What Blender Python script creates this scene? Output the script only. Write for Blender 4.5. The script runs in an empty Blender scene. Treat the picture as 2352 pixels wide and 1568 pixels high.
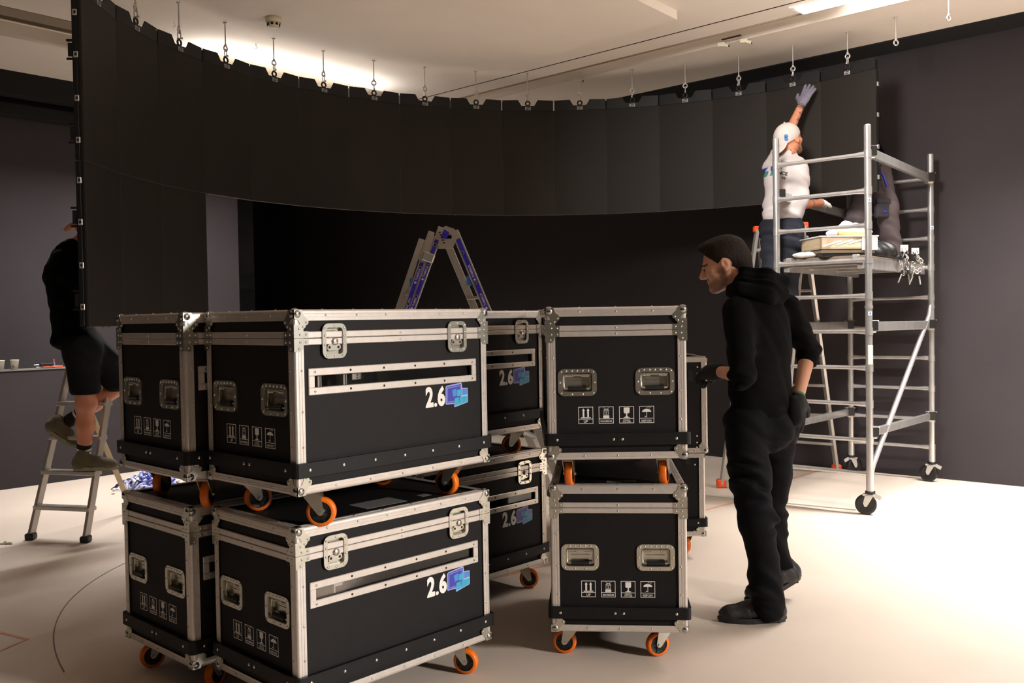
import bpy, math, random
import numpy as np
from mathutils import Vector, Matrix, noise
random.seed(7)
PI = math.pi
scn = bpy.context.scene
COL = scn.collection
def lin(c):
    return tuple(((v/255)/12.92 if v/255 <= .04045 else ((v/255+.055)/1.055)**2.4) for v in c)

# ------------------------------------------------------------------ camera
FPX, PITCH, ROLL, CAMH = 2094.65, -.0239, .0167, 1.4687
cam_d = bpy.data.cameras.new('camera'); cam = bpy.data.objects.new('camera', cam_d); COL.objects.link(cam)
cam_d.sensor_width = 36; cam_d.lens = 36*FPX/2352; cam_d.clip_start = .05; cam_d.clip_end = 60
fw = Vector((0, math.cos(PITCH), math.sin(PITCH))); u0 = Vector((0, -math.sin(PITCH), math.cos(PITCH))); r0 = Vector((1, 0, 0))
rt = r0*math.cos(ROLL)-u0*math.sin(ROLL); up = u0*math.cos(ROLL)+r0*math.sin(ROLL)
Mc = Matrix((rt, up, -fw)).transposed().to_4x4(); Mc.translation = (0, 0, CAMH)
cam.matrix_world = Mc
scn.camera = cam
def at(px, py, Y):                       # point of the room at depth Y that the photograph shows at (px, py)
    d = fw+rt*((px-1176)/FPX)-up*((py-784)/FPX)
    return Vector((0, 0, CAMH))+d*(Y/d.y)
# ------------------------------------------------------------------ room axes
EU = Vector((.744, -.668, 0)); EV = Vector((.668, .744, 0)); EZ = Vector((0, 0, 1))
def uv(u, v, z=0): return EU*u+EV*v+Vector((0, 0, z))
CEIL = 3.829
# ------------------------------------------------------------------ world, lamps, exposure
w = bpy.data.worlds.new('world'); scn.world = w; w.use_nodes = True
w.node_tree.nodes['Background'].inputs[0].default_value = (1, .93, .86, 1)
w.node_tree.nodes['Background'].inputs[1].default_value = .005
def area(name, loc, sx, sy, power, rot, color=(1, .955, .92), spread=180):
    l = bpy.data.lights.new(name, 'AREA'); l.shape = 'RECTANGLE'; l.size = sx; l.size_y = sy; l.energy = power; l.color = color; l.spread = math.radians(spread)
    o = bpy.data.objects.new(name, l); COL.objects.link(o); o.location = loc; o.rotation_euler = rot; return o
RU = math.atan2(EU.y, EU.x)
area('trough_lamp', uv(-.2, 7.05, 3.88), 3.4, .03, 440, (0, 0, RU), spread=102)
area('trough_lamp', uv(3.9, 7.05, 3.88), 4.4, .03, 170, (0, 0, RU), spread=108)
area('wall_lamp', uv(-7.71, 4.4, 3.74), .03, 2.4, 200, (0, 0, RU), spread=130)
area('gallery_lamp', (8, -1, 3.72), 1.6, .8, 230, (0, math.radians(68), math.radians(-21)), spread=50)
area('up_lamp', uv(-7.15, 5.0, 3.55), 1.9, .1, 22, (PI, 0, RU+PI/2))
area('middle_lamp', (.9, 4.5, 3.70), .9, .5, 75, (0, -math.radians(68), math.radians(57)), spread=85)
scn.view_settings.view_transform = 'Standard'; scn.view_settings.look = 'None'
scn.view_settings.exposure = -.38; scn.view_settings.gamma = 1; scn.view_settings.use_curve_mapping = False

# ------------------------------------------------------------------ materials
def mat(name, col, rough=.6, metal=0, var=0, vs=8, bump=0, bs=60, spec=.5, emit=0, stretch=(1, 1, 1), srgb=True, coat=0):
    m = bpy.data.materials.new(name); m.use_nodes = True; nt = m.node_tree; b = nt.nodes['Principled BSDF']
    c = lin(col) if srgb else col
    b.inputs['Base Color'].default_value = (*c, 1); b.inputs['Roughness'].default_value = rough
    b.inputs['Metallic'].default_value = metal; b.inputs['Specular IOR Level'].default_value = spec
    if coat: b.inputs['Coat Weight'].default_value = coat
    if var or bump:
        tc = nt.nodes.new('ShaderNodeTexCoord'); mp = nt.nodes.new('ShaderNodeMapping'); mp.inputs['Scale'].default_value = stretch
        nt.links.new(tc.outputs['Object'], mp.inputs[0])
    if var:
        n = nt.nodes.new('ShaderNodeTexNoise'); n.inputs['Scale'].default_value = vs; n.inputs['Detail'].default_value = 5
        r = nt.nodes.new('ShaderNodeMapRange'); r.inputs[1].default_value = .3; r.inputs[2].default_value = .7
        r.inputs[3].default_value = 1-var; r.inputs[4].default_value = 1+var
        mx = nt.nodes.new('ShaderNodeVectorMath'); mx.operation = 'SCALE'; mx.inputs[0].default_value = c
        nt.links.new(mp.outputs[0], n.inputs['Vector']); nt.links.new(n.outputs[0], r.inputs[0]); nt.links.new(r.outputs[0], mx.inputs['Scale'])
        nt.links.new(mx.outputs[0], b.inputs['Base Color'])
    if bump:
        n = nt.nodes.new('ShaderNodeTexNoise'); n.inputs['Scale'].default_value = bs; n.inputs['Detail'].default_value = 4
        bp = nt.nodes.new('ShaderNodeBump'); bp.inputs['Strength'].default_value = bump; bp.inputs['Distance'].default_value = .004
        nt.links.new(mp.outputs[0], n.inputs['Vector']); nt.links.new(n.outputs[0], bp.inputs['Height']); nt.links.new(bp.outputs[0], b.inputs['Normal'])
    if emit:
        b.inputs['Emission Color'].default_value = (1, .95, .9, 1); b.inputs['Emission Strength'].default_value = emit
    return m
M = {}
M['floor'] = mat('concrete_floor', (204, 190, 176), .55, var=.07, vs=1.1, bump=.12, bs=25)
M['ceil'] = mat('plaster_ceiling', (238, 228, 216), .9, var=.015, vs=3)
M['ceil_dark'] = mat('taupe_paint', (150, 136, 118), .8, var=.03, vs=3)
M['wall'] = mat('charcoal_wall', (54, 49, 51), .85, spec=.3, var=.06, vs=2.2, bump=.15, bs=120)
M['black_paint'] = mat('black_paint', (16, 16, 16), .9)
M['gap'] = mat('dark_gap', (40, 30, 22), .9)
M['lam'] = mat('black_laminate', (20, 17, 17), .6, spec=.22, var=.12, vs=14, bump=.25, bs=420)
M['alu'] = mat('anodised_aluminium', (208, 200, 192), .38, .55, var=.05, vs=40, stretch=(1, 1, 1))
M['zinc'] = mat('bright_zinc', (200, 198, 186), .30, .95, var=.06, vs=30)
M['chrome'] = mat('ball_chrome', (175, 175, 172), .25, 1.0)
M['rivet'] = mat('steel_rivet', (215, 212, 205), .25, .9)
M['strap'] = mat('rubber_strap', (16, 15, 15), .5, spec=.25, var=.1, vs=20, bump=.2, bs=200)
M['rubber'] = mat('black_rubber', (14, 13, 13), .45)
M['orange'] = mat('orange_tyre', (232, 112, 18), .38, var=.08, vs=25)
M['hub'] = mat('black_hub', (14, 14, 15), .4)
M['white'] = mat('white_vinyl', (226, 222, 216), .5)
M['navy'] = mat('logo_indigo', (58, 60, 160), .4)
M['lilac'] = mat('logo_lilac', (150, 160, 220), .4)
M['cyan'] = mat('logo_cyan', (52, 160, 190), .4)
M['sky'] = mat('logo_blue', (70, 130, 200), .4)
M['foam'] = mat('dark_foam', (12, 12, 12), .9)
M['card'] = mat('grey_sheet', (120, 116, 112), .6)
M['led'] = mat('led_face', (33, 28, 24), .6, var=.05, vs=3, bump=.1, bs=600, spec=.3)
M['chassis'] = mat('led_chassis', (20, 20, 20), .5, .2)
M['ledge'] = mat('led_lip', (92, 80, 72), .55, .2)
M['seam'] = mat('led_side', (38, 32, 28), .6)
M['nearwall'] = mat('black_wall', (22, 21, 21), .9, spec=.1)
M['label'] = mat('grey_label', (170, 168, 165), .5)
M['steel'] = mat('galvanised_steel', (205, 203, 200), .35, .7)
M['tube'] = mat('scaffold_aluminium', (200, 198, 196), .3, .75, var=.1, vs=14, stretch=(1, 1, .3))
M['deck'] = mat('plywood_deck', (120, 104, 86), .7, var=.12, vs=9)
M['ladder'] = mat('ladder_aluminium', (186, 182, 176), .42, .6, var=.08, vs=10)
M['blue'] = mat('blue_sticker', (54, 44, 190), .4)
M['red'] = mat('orange_red_plastic', (235, 84, 36), .45)
M['cream'] = mat('cream_plastic', (232, 226, 200), .5)
M['skin'] = mat('skin', (205, 150, 122), .5, var=.06, vs=14, bump=.08, bs=200)
def masked(m, col):
    nt = m.node_tree; b = nt.nodes['Principled BSDF']; at_ = nt.nodes.new('ShaderNodeAttribute'); at_.attribute_name = 'mask'
    mx = nt.nodes.new('ShaderNodeMix'); mx.data_type = 'RGBA'; src = b.inputs['Base Color'].links[0].from_socket
    nt.links.new(src, mx.inputs[6]); mx.inputs[7].default_value = (*lin(col), 1); nt.links.new(at_.outputs['Fac'], mx.inputs[0]); nt.links.new(mx.outputs[2], b.inputs['Base Color']); return m
masked(M['skin'], (92, 62, 50))
M['tan_skin'] = mat('tan_skin', (196, 128, 96), .5, var=.08, vs=14, bump=.08, bs=200)
masked(M['tan_skin'], (84, 74, 68))
M['hair'] = mat('dark_brown_hair', (34, 24, 18), .65, var=.3, vs=120, spec=.25, bump=.5, bs=420, stretch=(1, 1, .4))
M['stubble'] = mat('stubble_shade', (118, 86, 70), .6, var=.2, vs=120)
M['hoodie'] = mat('black_fleece', (11, 11, 12), .92, var=.12, vs=9, bump=.35, bs=180, spec=.1)
M['hoodie2'] = mat('dark_fleece', (7, 7, 8), .95, bump=.2, bs=160, spec=.08)
M['trouser'] = mat('black_work_trouser', (12, 12, 15), .8, var=.15, vs=7, bump=.3, bs=220, spec=.12)
M['navyt'] = mat('dark_navy_trouser', (36, 38, 46), .85, var=.2, vs=8, bump=.3, bs=220, spec=.2)
M['greyt'] = mat('grey_work_trouser', (92, 82, 84), .85, var=.12, vs=8, bump=.3, bs=220, spec=.2)
M['greyd'] = mat('dark_grey_pocket', (58, 54, 60), .85, bump=.3, bs=220, spec=.2)
M['tee'] = mat('white_cotton', (190, 182, 180), .9, var=.05, vs=7, bump=.2, bs=200, spec=.2)
M['cap'] = mat('white_cap', (196, 188, 182), .85, var=.05, vs=12)
M['peach'] = mat('peach_cap_brim', (222, 172, 134), .8)
M['glove'] = mat('grey_glove', (118, 114, 130), .85, bump=.3, bs=260)
M['gloveb'] = mat('black_glove', (18, 20, 19), .85, bump=.4, bs=260)
M['gloveg'] = mat('green_cuff', (44, 110, 52), .8)
M['glovew'] = mat('white_glove', (228, 226, 224), .85)
M['leather'] = mat('black_leather', (24, 23, 23), .45, var=.15, vs=30, bump=.4, bs=140)
M['sole'] = mat('rubber_sole', (30, 29, 29), .6)
M['suede'] = mat('olive_suede', (98, 90, 72), .85, var=.15, vs=20)
M['olive_sole'] = mat('pale_sole', (150, 146, 124), .7)
M['sock'] = mat('black_sock', (18, 18, 20), .9)
M['paper'] = mat('paper_cup', (226, 220, 206), .7)
M['wood'] = mat('plywood', (188, 170, 140), .65, var=.1, vs=10, stretch=(1, 1, 4))
M['bag'] = mat('white_bag', (226, 224, 230), .5, var=.05, vs=10)
M['yellow'] = mat('yellow_sheet', (214, 178, 110), .6, var=.1, vs=20)
M['tattoo'] = mat('tattoo_ink', (92, 84, 78), .6, var=.3, vs=60)
M['tape'] = mat('orange_tape', (206, 150, 118), .7)
M['shaded_wall'] = mat('shade_toned_wall', (38, 35, 35), .9, spec=.15)  # wall colour darkened to carry the shade behind the screen
M['board'] = mat('reflection_grey', (112, 98, 94), .5)  # grey that paints the reflection seen in the lower window
M['pencil'] = mat('grey_pencil_line', (118, 108, 98), .8)
M['leaf'] = mat('leaf', (92, 98, 66), .7)
M['strip'] = mat('pale_floor_strip', (205, 200, 190), .5)
M['eye'] = mat('eye', (20, 16, 14), .2)
M['green_print'] = mat('green_print', (46, 128, 108), .9)
M['greyshort'] = mat('dark_short', (13, 12, 13), .85, bump=.2, bs=160, spec=.15)
M['lamp'] = mat('lit_diffuser', (255, 250, 244), .5, emit=7)
def pane_mat():
    m = bpy.data.materials.new('clear_polycarbonate'); m.use_nodes = True; nt = m.node_tree
    for n in list(nt.nodes): nt.nodes.remove(n)
    o = nt.nodes.new('ShaderNodeOutputMaterial'); mx = nt.nodes.new('ShaderNodeMixShader'); t = nt.nodes.new('ShaderNodeBsdfTransparent')
    g = nt.nodes.new('ShaderNodeBsdfGlossy'); g.inputs['Roughness'].default_value = .06
    f = nt.nodes.new('ShaderNodeFresnel'); f.inputs[0].default_value = 1.6
    t.inputs[0].default_value = (.9, .89, .87, 1)
    nt.links.new(f.outputs[0], mx.inputs[0]); nt.links.new(t.outputs[0], mx.inputs[1]); nt.links.new(g.outputs[0], mx.inputs[2]); nt.links.new(mx.outputs[0], o.inputs[0])
    return m
M['pane'] = pane_mat()

# ------------------------------------------------------------------ object helpers
def tag(o, label=None, cat=None, group=None, kind=None):
    if label: o['label'] = label
    if cat: o['category'] = cat
    if group: o['group'] = group
    if kind: o['kind'] = kind
    return o
def empty(name, loc=(0, 0, 0), rz=0, label=None, cat=None, group=None):
    o = bpy.data.objects.new(name, None); COL.objects.link(o); o.location = loc; o.rotation_euler = (0, 0, rz); o.empty_display_size = .1
    return tag(o, label, cat, group)
def children(o): return [c for c in COL.objects if c.parent == o]
_kids = {}
def link(name, me, parent=None):
    o = bpy.data.objects.new(name, me); COL.objects.link(o)
    if parent: o.parent = parent
    return o
def copy_tree(o, kids, parent=None):
    c = o.copy(); COL.objects.link(c); c.parent = parent
    for ch in kids.get(o.name, []): copy_tree(ch, kids, c)
    return c
def kid_map():
    k = {}
    for o in COL.objects:
        if o.parent: k.setdefault(o.parent.name, []).append(o)
    return k
class MB:
    def __init__(s): s.v = []; s.f = []; s.m = []; s.mats = []; s.sm = []
    def mi(s, m):
        if m not in s.mats: s.mats.append(m)
        return s.mats.index(m)
    def add(s, vs, fs, m, T=None, smooth=False):
        b = len(s.v); i = s.mi(m)
        s.v += [tuple(T @ Vector(p)) if T else tuple(p) for p in vs]
        for f in fs: s.f.append([b+k for k in f]); s.m.append(i); s.sm.append(smooth)
    def box(s, a, b, m, T=None, bev=0):
        x0, y0, z0 = [min(p, q) for p, q in zip(a, b)]; x1, y1, z1 = [max(p, q) for p, q in zip(a, b)]
        if not bev:
            vs = [(x, y, z) for x in (x0, x1) for y in (y0, y1) for z in (z0, z1)]
            s.add(vs, [(0, 1, 3, 2), (4, 6, 7, 5), (0, 4, 5, 1), (2, 3, 7, 6), (0, 2, 6, 4), (1, 5, 7, 3)], m, T); return
        e = min(bev, (x1-x0)/2.01, (y1-y0)/2.01, (z1-z0)/2.01); vs = []; idx = {}
        X = (x0, x1); Y = (y0, y1); Z = (z0, z1)
        for i in (0, 1):
            for j in (0, 1):
                for k in (0, 1):
                    ix = X[i]+(e if i == 0 else -e); jy = Y[j]+(e if j == 0 else -e); kz = Z[k]+(e if k == 0 else -e)
                    idx[i, j, k, 0] = len(vs); vs.append((X[i], jy, kz))
                    idx[i, j, k, 1] = len(vs); vs.append((ix, Y[j], kz))
                    idx[i, j, k, 2] = len(vs); vs.append((ix, jy, Z[k]))
        F = []
        for i in (0, 1): F.append([idx[i, 0, 0, 0], idx[i, 0, 1, 0], idx[i, 1, 1, 0], idx[i, 1, 0, 0]][::(1 if i == 0 else -1)])
        for j in (0, 1): F.append([idx[0, j, 0, 1], idx[1, j, 0, 1], idx[1, j, 1, 1], idx[0, j, 1, 1]][::(1 if j == 0 else -1)])
        for k in (0, 1): F.append([idx[0, 0, k, 2], idx[0, 1, k, 2], idx[1, 1, k, 2], idx[1, 0, k, 2]][::(1 if k == 0 else -1)])
        for i in (0, 1):
            for j in (0, 1): F.append([idx[i, j, 0, 0], idx[i, j, 0, 1], idx[i, j, 1, 1], idx[i, j, 1, 0]])
            for k in (0, 1): F.append([idx[i, 0, k, 0], idx[i, 0, k, 2], idx[i, 1, k, 2], idx[i, 1, k, 0]])
        for j in (0, 1):
            for k in (0, 1): F.append([idx[0, j, k, 1], idx[0, j, k, 2], idx[1, j, k, 2], idx[1, j, k, 1]])
        for i in (0, 1):
            for j in (0, 1):
                for k in (0, 1): F.append([idx[i, j, k, 0], idx[i, j, k, 1], idx[i, j, k, 2]])
        s.add(vs, F, m, T)
    def tube(s, pts, r, m, n=10, T=None, caps=True, closed=False, sq=None):
        pts = [Vector(p) for p in pts]; N = len(pts); rs = r if isinstance(r, (list, tuple)) else [r]*N
        vs = []; fs = []; prev = None
        for i, p in enumerate(pts):
            if closed: t = (pts[(i+1) % N]-pts[i-1]).normalized()
            else: t = (pts[min(i+1, N-1)]-pts[max(i-1, 0)]).normalized()
            if prev is None:
                a = Vector((0, 0, 1)) if abs(t.z) < .9 else Vector((1, 0, 0)); x = t.cross(a).normalized()
            else: x = (prev-t*prev.dot(t)).normalized()
            prev = x; y = t.cross(x)
            for k in range(n):
                an = 2*PI*k/n; vs.append(p+(x*math.cos(an)+y*math.sin(an))*rs[i])
        for i in range(N if closed else N-1):
            j = (i+1) % N
            for k in range(n): fs.append((i*n+k, i*n+(k+1) % n, j*n+(k+1) % n, j*n+k))
        s.add(vs, fs, m, T, smooth=True)
        if caps and not closed:
            s.add([vs[k] for k in range(n)], [tuple(range(n))[::-1]], m, T); s.add([vs[(N-1)*n+k] for k in range(n)], [tuple(range(n))], m, T)
    def bar(s, a, b, wx, wy, m, side=None, T=None, bev=0):       # rectangular bar from a to b; wx across `side`
        a = Vector(a); b = Vector(b); t = (b-a); L = t.length; t.normalize()
        sd = Vector(side) if side else (Vector((0, 0, 1)) if abs(t.z) < .9 else Vector((1, 0, 0)))
        x = (sd-t*sd.dot(t)).normalized(); y = t.cross(x)
        R = Matrix((x, y, t)).transposed().to_4x4(); R.translation = a
        s.box((-wx/2, -wy/2, 0), (wx/2, wy/2, L), m, (T @ R) if T else R, bev)
    def lathe(s, prof, m, n=20, T=None):
        vs = []; fs = []
        for r, z in prof:
            for k in range(n): vs.append((r*math.cos(2*PI*k/n), r*math.sin(2*PI*k/n), z))
        for i in range(len(prof)-1):
            for k in range(n): fs.append((i*n+k, i*n+(k+1) % n, (i+1)*n+(k+1) % n, (i+1)*n+k))
        s.add(vs, fs, m, T, smooth=True)
    def sphere(s, c, r, m, n=14, T=None, sc=(1, 1, 1)):
        prof = [(r*math.sin(PI*i/(n//2)), -r*math.cos(PI*i/(n//2))) for i in range(n//2+1)]
        K = Matrix.Translation(c) @ Matrix.Diagonal((*sc, 1)); s.lathe(prof, m, n, (T @ K) if T else K)
    def prism(s, poly, h0, h1, m, T=None):                        # 2-D polygon (x, y) extruded along z
        n = len(poly); vs = [(x, y, h0) for x, y in poly]+[(x, y, h1) for x, y in poly]
        fs = [tuple(range(n))[::-1], tuple(range(n, 2*n))]+[(i, (i+1) % n, n+(i+1) % n, n+i) for i in range(n)]
        s.add(vs, fs, m, T)
    def ring(s, outer, inner, h0, h1, m, T=None):                 # same number of points
        n = len(outer); vs = []
        for P_, h in ((outer, h0), (outer, h1), (inner, h1), (inner, h0)): vs += [(x, y, h) for x, y in P_]
        fs = []
        for a in range(4):
            b = (a+1) % 4
            for i in range(n): fs.append((a*n+i, a*n+(i+1) % n, b*n+(i+1) % n, b*n+i))
        s.add(vs, fs, m, T)
    def build(s, name, parent=None, recalc=True):
        me = bpy.data.meshes.new(name); me.from_pydata(s.v, [], s.f); me.update()
        for m in s.mats: me.materials.append(M[m])
        me.polygons.foreach_set('material_index', s.m); me.polygons.foreach_set('use_smooth', s.sm)
        if recalc:
            import bmesh
            bm = bmesh.new(); bm.from_mesh(me); bmesh.ops.recalc_face_normals(bm, faces=bm.faces); bm.to_mesh(me); bm.free()
        return link(name, me, parent)
def rrect(cx, cy, w_, h_, r, n=5):
    P_ = []
    for sx, sy, a0 in ((1, 1, 0), (-1, 1, PI/2), (-1, -1, PI), (1, -1, 1.5*PI)):
        for k in range(n+1):
            a = a0+PI/2*k/n; P_.append((cx+sx*(w_/2-r)+r*math.cos(a), cy+sy*(h_/2-r)+r*math.sin(a)))
    return P_
def text_geo(txt, h, sx=1.0, off=0.0):
    cu = bpy.data.curves.new('txt', 'FONT'); cu.body = txt; cu.size = 1; cu.offset = off; cu.resolution_u = 3
    o = bpy.data.objects.new('txt', cu); COL.objects.link(o)
    dg = bpy.context.evaluated_depsgraph_get(); me = o.evaluated_get(dg).to_mesh()
    vs = [v.co.copy() for v in me.vertices]; fs = [tuple(p.vertices) for p in me.polygons]
    o.evaluated_get(dg).to_mesh_clear(); bpy.data.objects.remove(o); bpy.data.curves.remove(cu)
    x0 = min(v.x for v in vs); y0 = min(v.y for v in vs); y1 = max(v.y for v in vs); k = h/(y1-y0)
    vs = [((v.x-x0)*k*sx, (v.y-y0)*k, 0) for v in vs]
    return vs, fs, max(v[0] for v in vs)

# ------------------------------------------------------------------ smooth signed-distance modelling for figures
def _v(p): return np.array(p, dtype=np.float32)
def cap(a, b, ra, rb=None, s=None, k=1.0, kb=None):
    """capsule a->b, radius ra->rb; if s is given the section is elliptical, k times wider along s"""
    return ('cap', _v(a), _v(b), ra, ra if rb is None else rb, None if s is None else _v(Vector(s).normalized()), k, k if kb is None else kb)
def ell(c, r, R=None): return ('ell', _v(c), _v(r), None if R is None else np.array([list(R[0])[:3], list(R[1])[:3], list(R[2])[:3]], dtype=np.float32))
def ev(p, P):
    if p[0] == 'cap':
        _, a, b, ra, rb, s, k, kb = p; ab = b-a; L = float(ab@ab)+1e-9; q = P-a
        h = np.clip((q@ab)/L, 0, 1); q = q-h[..., None]*ab; r = ra+(rb-ra)*h
        if s is None: return np.sqrt((q*q).sum(-1))-r
        kk = k+(kb-k)*h; qs = q@s; rem = (q*q).sum(-1)-qs*qs
        d = np.sqrt(np.maximum(rem, 0)+(qs/kk)**2); return (d-r)*np.where(d > r, 1, 1)
    _, c, r, R = p; q = P-c
    if R is not None: q = q@R
    d = np.sqrt(((q/r)**2).sum(-1)); return (d-1)*float(r.min())
def bb(p):
    if p[0] == 'cap':
        m = max(p[3], p[4])*max(1, p[6], p[7]); return np.minimum(p[1], p[2])-m, np.maximum(p[1], p[2])+m
    m = float(p[2].max()); return p[1]-m, p[1]+m
def sdf_obj(name, prims, vox, material, parent=None, k=.02, disp=None, cut=None, inv=None):
    """prims: list of prim or (prim, k) or ('sub', prim, k)"""
    L = []
    for p in prims:
        if p[0] == 'sub': L.append((-1, p[1], p[2]))
        elif isinstance(p[0], tuple): L.append((1, p[0], p[1]))
        else: L.append((1, p, k))
    lo = np.min([bb(p)[0] for s_, p, _ in L if s_ > 0], 0)-vox*4; hi = np.max([bb(p)[1] for s_, p, _ in L if s_ > 0], 0)+vox*4
    n = np.ceil((hi-lo)/vox).astype(int)+1; ax = [lo[i]+vox*np.arange(n[i]) for i in range(3)]
    f = np.full(n, .08, dtype=np.float32)
    for sg, p, kk in L:
        a, b = bb(p); mg = .05+kk
        i0 = np.maximum(((a-mg-lo)/vox).astype(int), 0); i1 = np.minimum(((b+mg-lo)/vox).astype(int)+2, n)
        if (i1 <= i0).any(): continue
        P_ = np.stack(np.meshgrid(*[ax[i][i0[i]:i1[i]] for i in range(3)], indexing='ij'), -1).astype(np.float32)
        d = ev(p, P_); sl = tuple(slice(i0[i], i1[i]) for i in range(3)); g = f[sl]
        if sg > 0:
            h = np.maximum(kk-np.abs(g-d), 0)/max(kk, 1e-6); f[sl] = np.minimum(g, d)-h*h*kk*.25
        else:
            h = np.maximum(kk-np.abs(g+d), 0)/max(kk, 1e-6); f[sl] = np.maximum(g, -d)+h*h*kk*.25
    if disp is not None or cut is not None:
        P_ = np.stack(np.meshgrid(*ax, indexing='ij'), -1).astype(np.float32)
        if disp is not None: f = f+disp(P_)*(np.abs(f) < .06)
        if cut is not None: f = np.maximum(f, cut(P_))
    s_ = f < 0
    c = np.zeros(np.array(f.shape)-1, dtype=int)
    for dx in (0, 1):
        for dy in (0, 1):
            for dz in (0, 1): c += s_[dx:f.shape[0]-1+dx, dy:f.shape[1]-1+dy, dz:f.shape[2]-1+dz]
    act = (c > 0) & (c < 8); ids = np.full(act.shape, -1); ids[act] = np.arange(act.sum()); I = np.argwhere(act)
    acc = np.zeros((len(I), 3)); cnt = np.zeros(len(I))
    corners = [(x, y, z) for x in (0, 1) for y in (0, 1) for z in (0, 1)]
    for c0 in corners:
        for d in range(3):
            if c0[d]: continue
            c1 = list(c0); c1[d] = 1
            f0 = f[I[:, 0]+c0[0], I[:, 1]+c0[1], I[:, 2]+c0[2]]; f1 = f[I[:, 0]+c1[0], I[:, 1]+c1[1], I[:, 2]+c1[2]]
            x = (f0 < 0) != (f1 < 0); t = np.where(x, f0/np.where(x, f0-f1, 1), 0)
            pt = np.array(c0, float)[None]+np.zeros((len(I), 3)); pt[:, d] += t
            acc += pt*x[:, None]; cnt += x
    V = lo+vox*(I+acc/cnt[:, None]); F = []
    for d in range(3):
        o1, o2 = [(1, 2), (2, 0), (0, 1)][d]
        sl0 = [slice(1, -1)]*3; sl0[d] = slice(0, -1); sl1 = [slice(1, -1)]*3; sl1[d] = slice(1, None)
        A = s_[tuple(sl0)]; B = s_[tuple(sl1)]; E = np.argwhere(A != B)
        if not len(E): continue
        pos = A[A != B]; base = E.copy(); base[:, o1] += 1; base[:, o2] += 1
        def cell(a, b):
            q = base.copy(); q[:, o1] -= a; q[:, o2] -= b; return ids[q[:, 0], q[:, 1], q[:, 2]]
        Q = np.stack([cell(1, 1), cell(0, 1), cell(0, 0), cell(1, 0)], 1); Q[~pos] = Q[~pos][:, ::-1]; F.append(Q)
    F = np.concatenate(F); F = F[(F >= 0).all(1)]
    me = bpy.data.meshes.new(name); me.from_pydata(V.tolist(), [], F.tolist()); me.update()
    mats = material if isinstance(material, list) else [material]
    for m in mats: me.materials.append(M[m])
    me.polygons.foreach_set('use_smooth', [True]*len(me.polygons))
    o = link(name, me, None)
    if parent is not None:
        o.parent = parent; o.matrix_parent_inverse = Matrix.Identity(4)
        T = Matrix.LocRotScale(parent.location, parent.rotation_euler, None).inverted()
        if parent.parent:
            T = T @ Matrix.LocRotScale(parent.parent.location, parent.parent.rotation_euler, None).inverted()
        me.transform(T)
    return o
def folds(amp, fr, d, w2=(3, 5, 2), ph=0, ridge=True):
    d = _v(d); w2 = _v(w2)
    def g(P_):
        t = P_@d; q = P_@w2
        s1 = np.sin(t*fr+1.7*np.sin(q*2.1+ph)+1.1*np.sin(q*5.3+t*3)+ph)
        s2 = np.sin(t*fr*1.9+2.3*np.sin(q*3.3+1+ph)+ph*2)
        m = .5+.5*np.sin(q*4.1+t*2.3+ph)
        return amp*(s1*.65+s2*.35)*m
    return g
def set_mask(o, fn):
    me = o.data; n = len(me.vertices); co = np.empty(n*3, dtype=np.float32); me.vertices.foreach_get('co', co); P_ = co.reshape(-1, 3)
    a = me.attributes.new('mask', 'FLOAT', 'POINT'); a.data.foreach_set('value', np.clip(fn(P_), 0, 1).astype(np.float32))
def sstep(x, a, b): t = np.clip((x-a)/(b-a), 0, 1); return t*t*(3-2*t)
def n3(P_, s): q = P_*s; return np.sin(q[:, 0]*1.3+2*np.sin(q[:, 1]*1.1))*np.sin(q[:, 1]*1.7+1.5*np.sin(q[:, 2]*.9))*np.sin(q[:, 2]*1.2+1.8*np.sin(q[:, 0]*1.4))
def paint(o, mi, fn):
    for p in o.data.polygons:
        if fn(p.center): p.material_index = mi

# ================================================================== the room
def struct(o): return tag(o, kind='structure')
def slab(name, m, u0_, u1_, v0_, v1_, z0, z1):
    b = MB(); T = Matrix((EU, EV, EZ)).transposed().to_4x4(); b.box((u0_, v0_, z0), (u1_, v1_, z1), m, T); return struct(b.build(name))
TU = Matrix((EU, EV, EZ)).transposed().to_4x4()
U0, U1, V0, V1, VW = -9.25, 6.5, -7.0, 5.9, 8.5
fl = MB(); fl.box((-13, -15, -.1), (15, 18, 0), 'floor'); struct(fl.build('floor'))
# ceiling with two lamp troughs
cb = MB()
def cs(a0, a1, b0, b1, z0=CEIL, z1=CEIL+.12, m='ceil'): cb.box((a0, b0, z0), (a1, b1, z1), m, TU)
TR = (6.895, 7.18); TL = (-7.99, -7.455)
cs(TL[1], 10.6, -8, TR[0]); cs(-12, TL[0], -8, 12); cs(TL[1], 10.6, TR[1], 12); cs(TL[0], TL[1], 8.2, 12); cs(TL[0], TL[1], -8, -1.5)
cb.box((TL[1], TR[0]-.02, CEIL+.12), (10.6, TR[1]+.02, CEIL+.14), 'ceil', TU); cb.box((TL[0]-.02, -1.5, CEIL+.12), (TL[1]+.02, 8.2, CEIL+.14), 'ceil', TU)
struct(cb.build('ceiling'))
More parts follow.
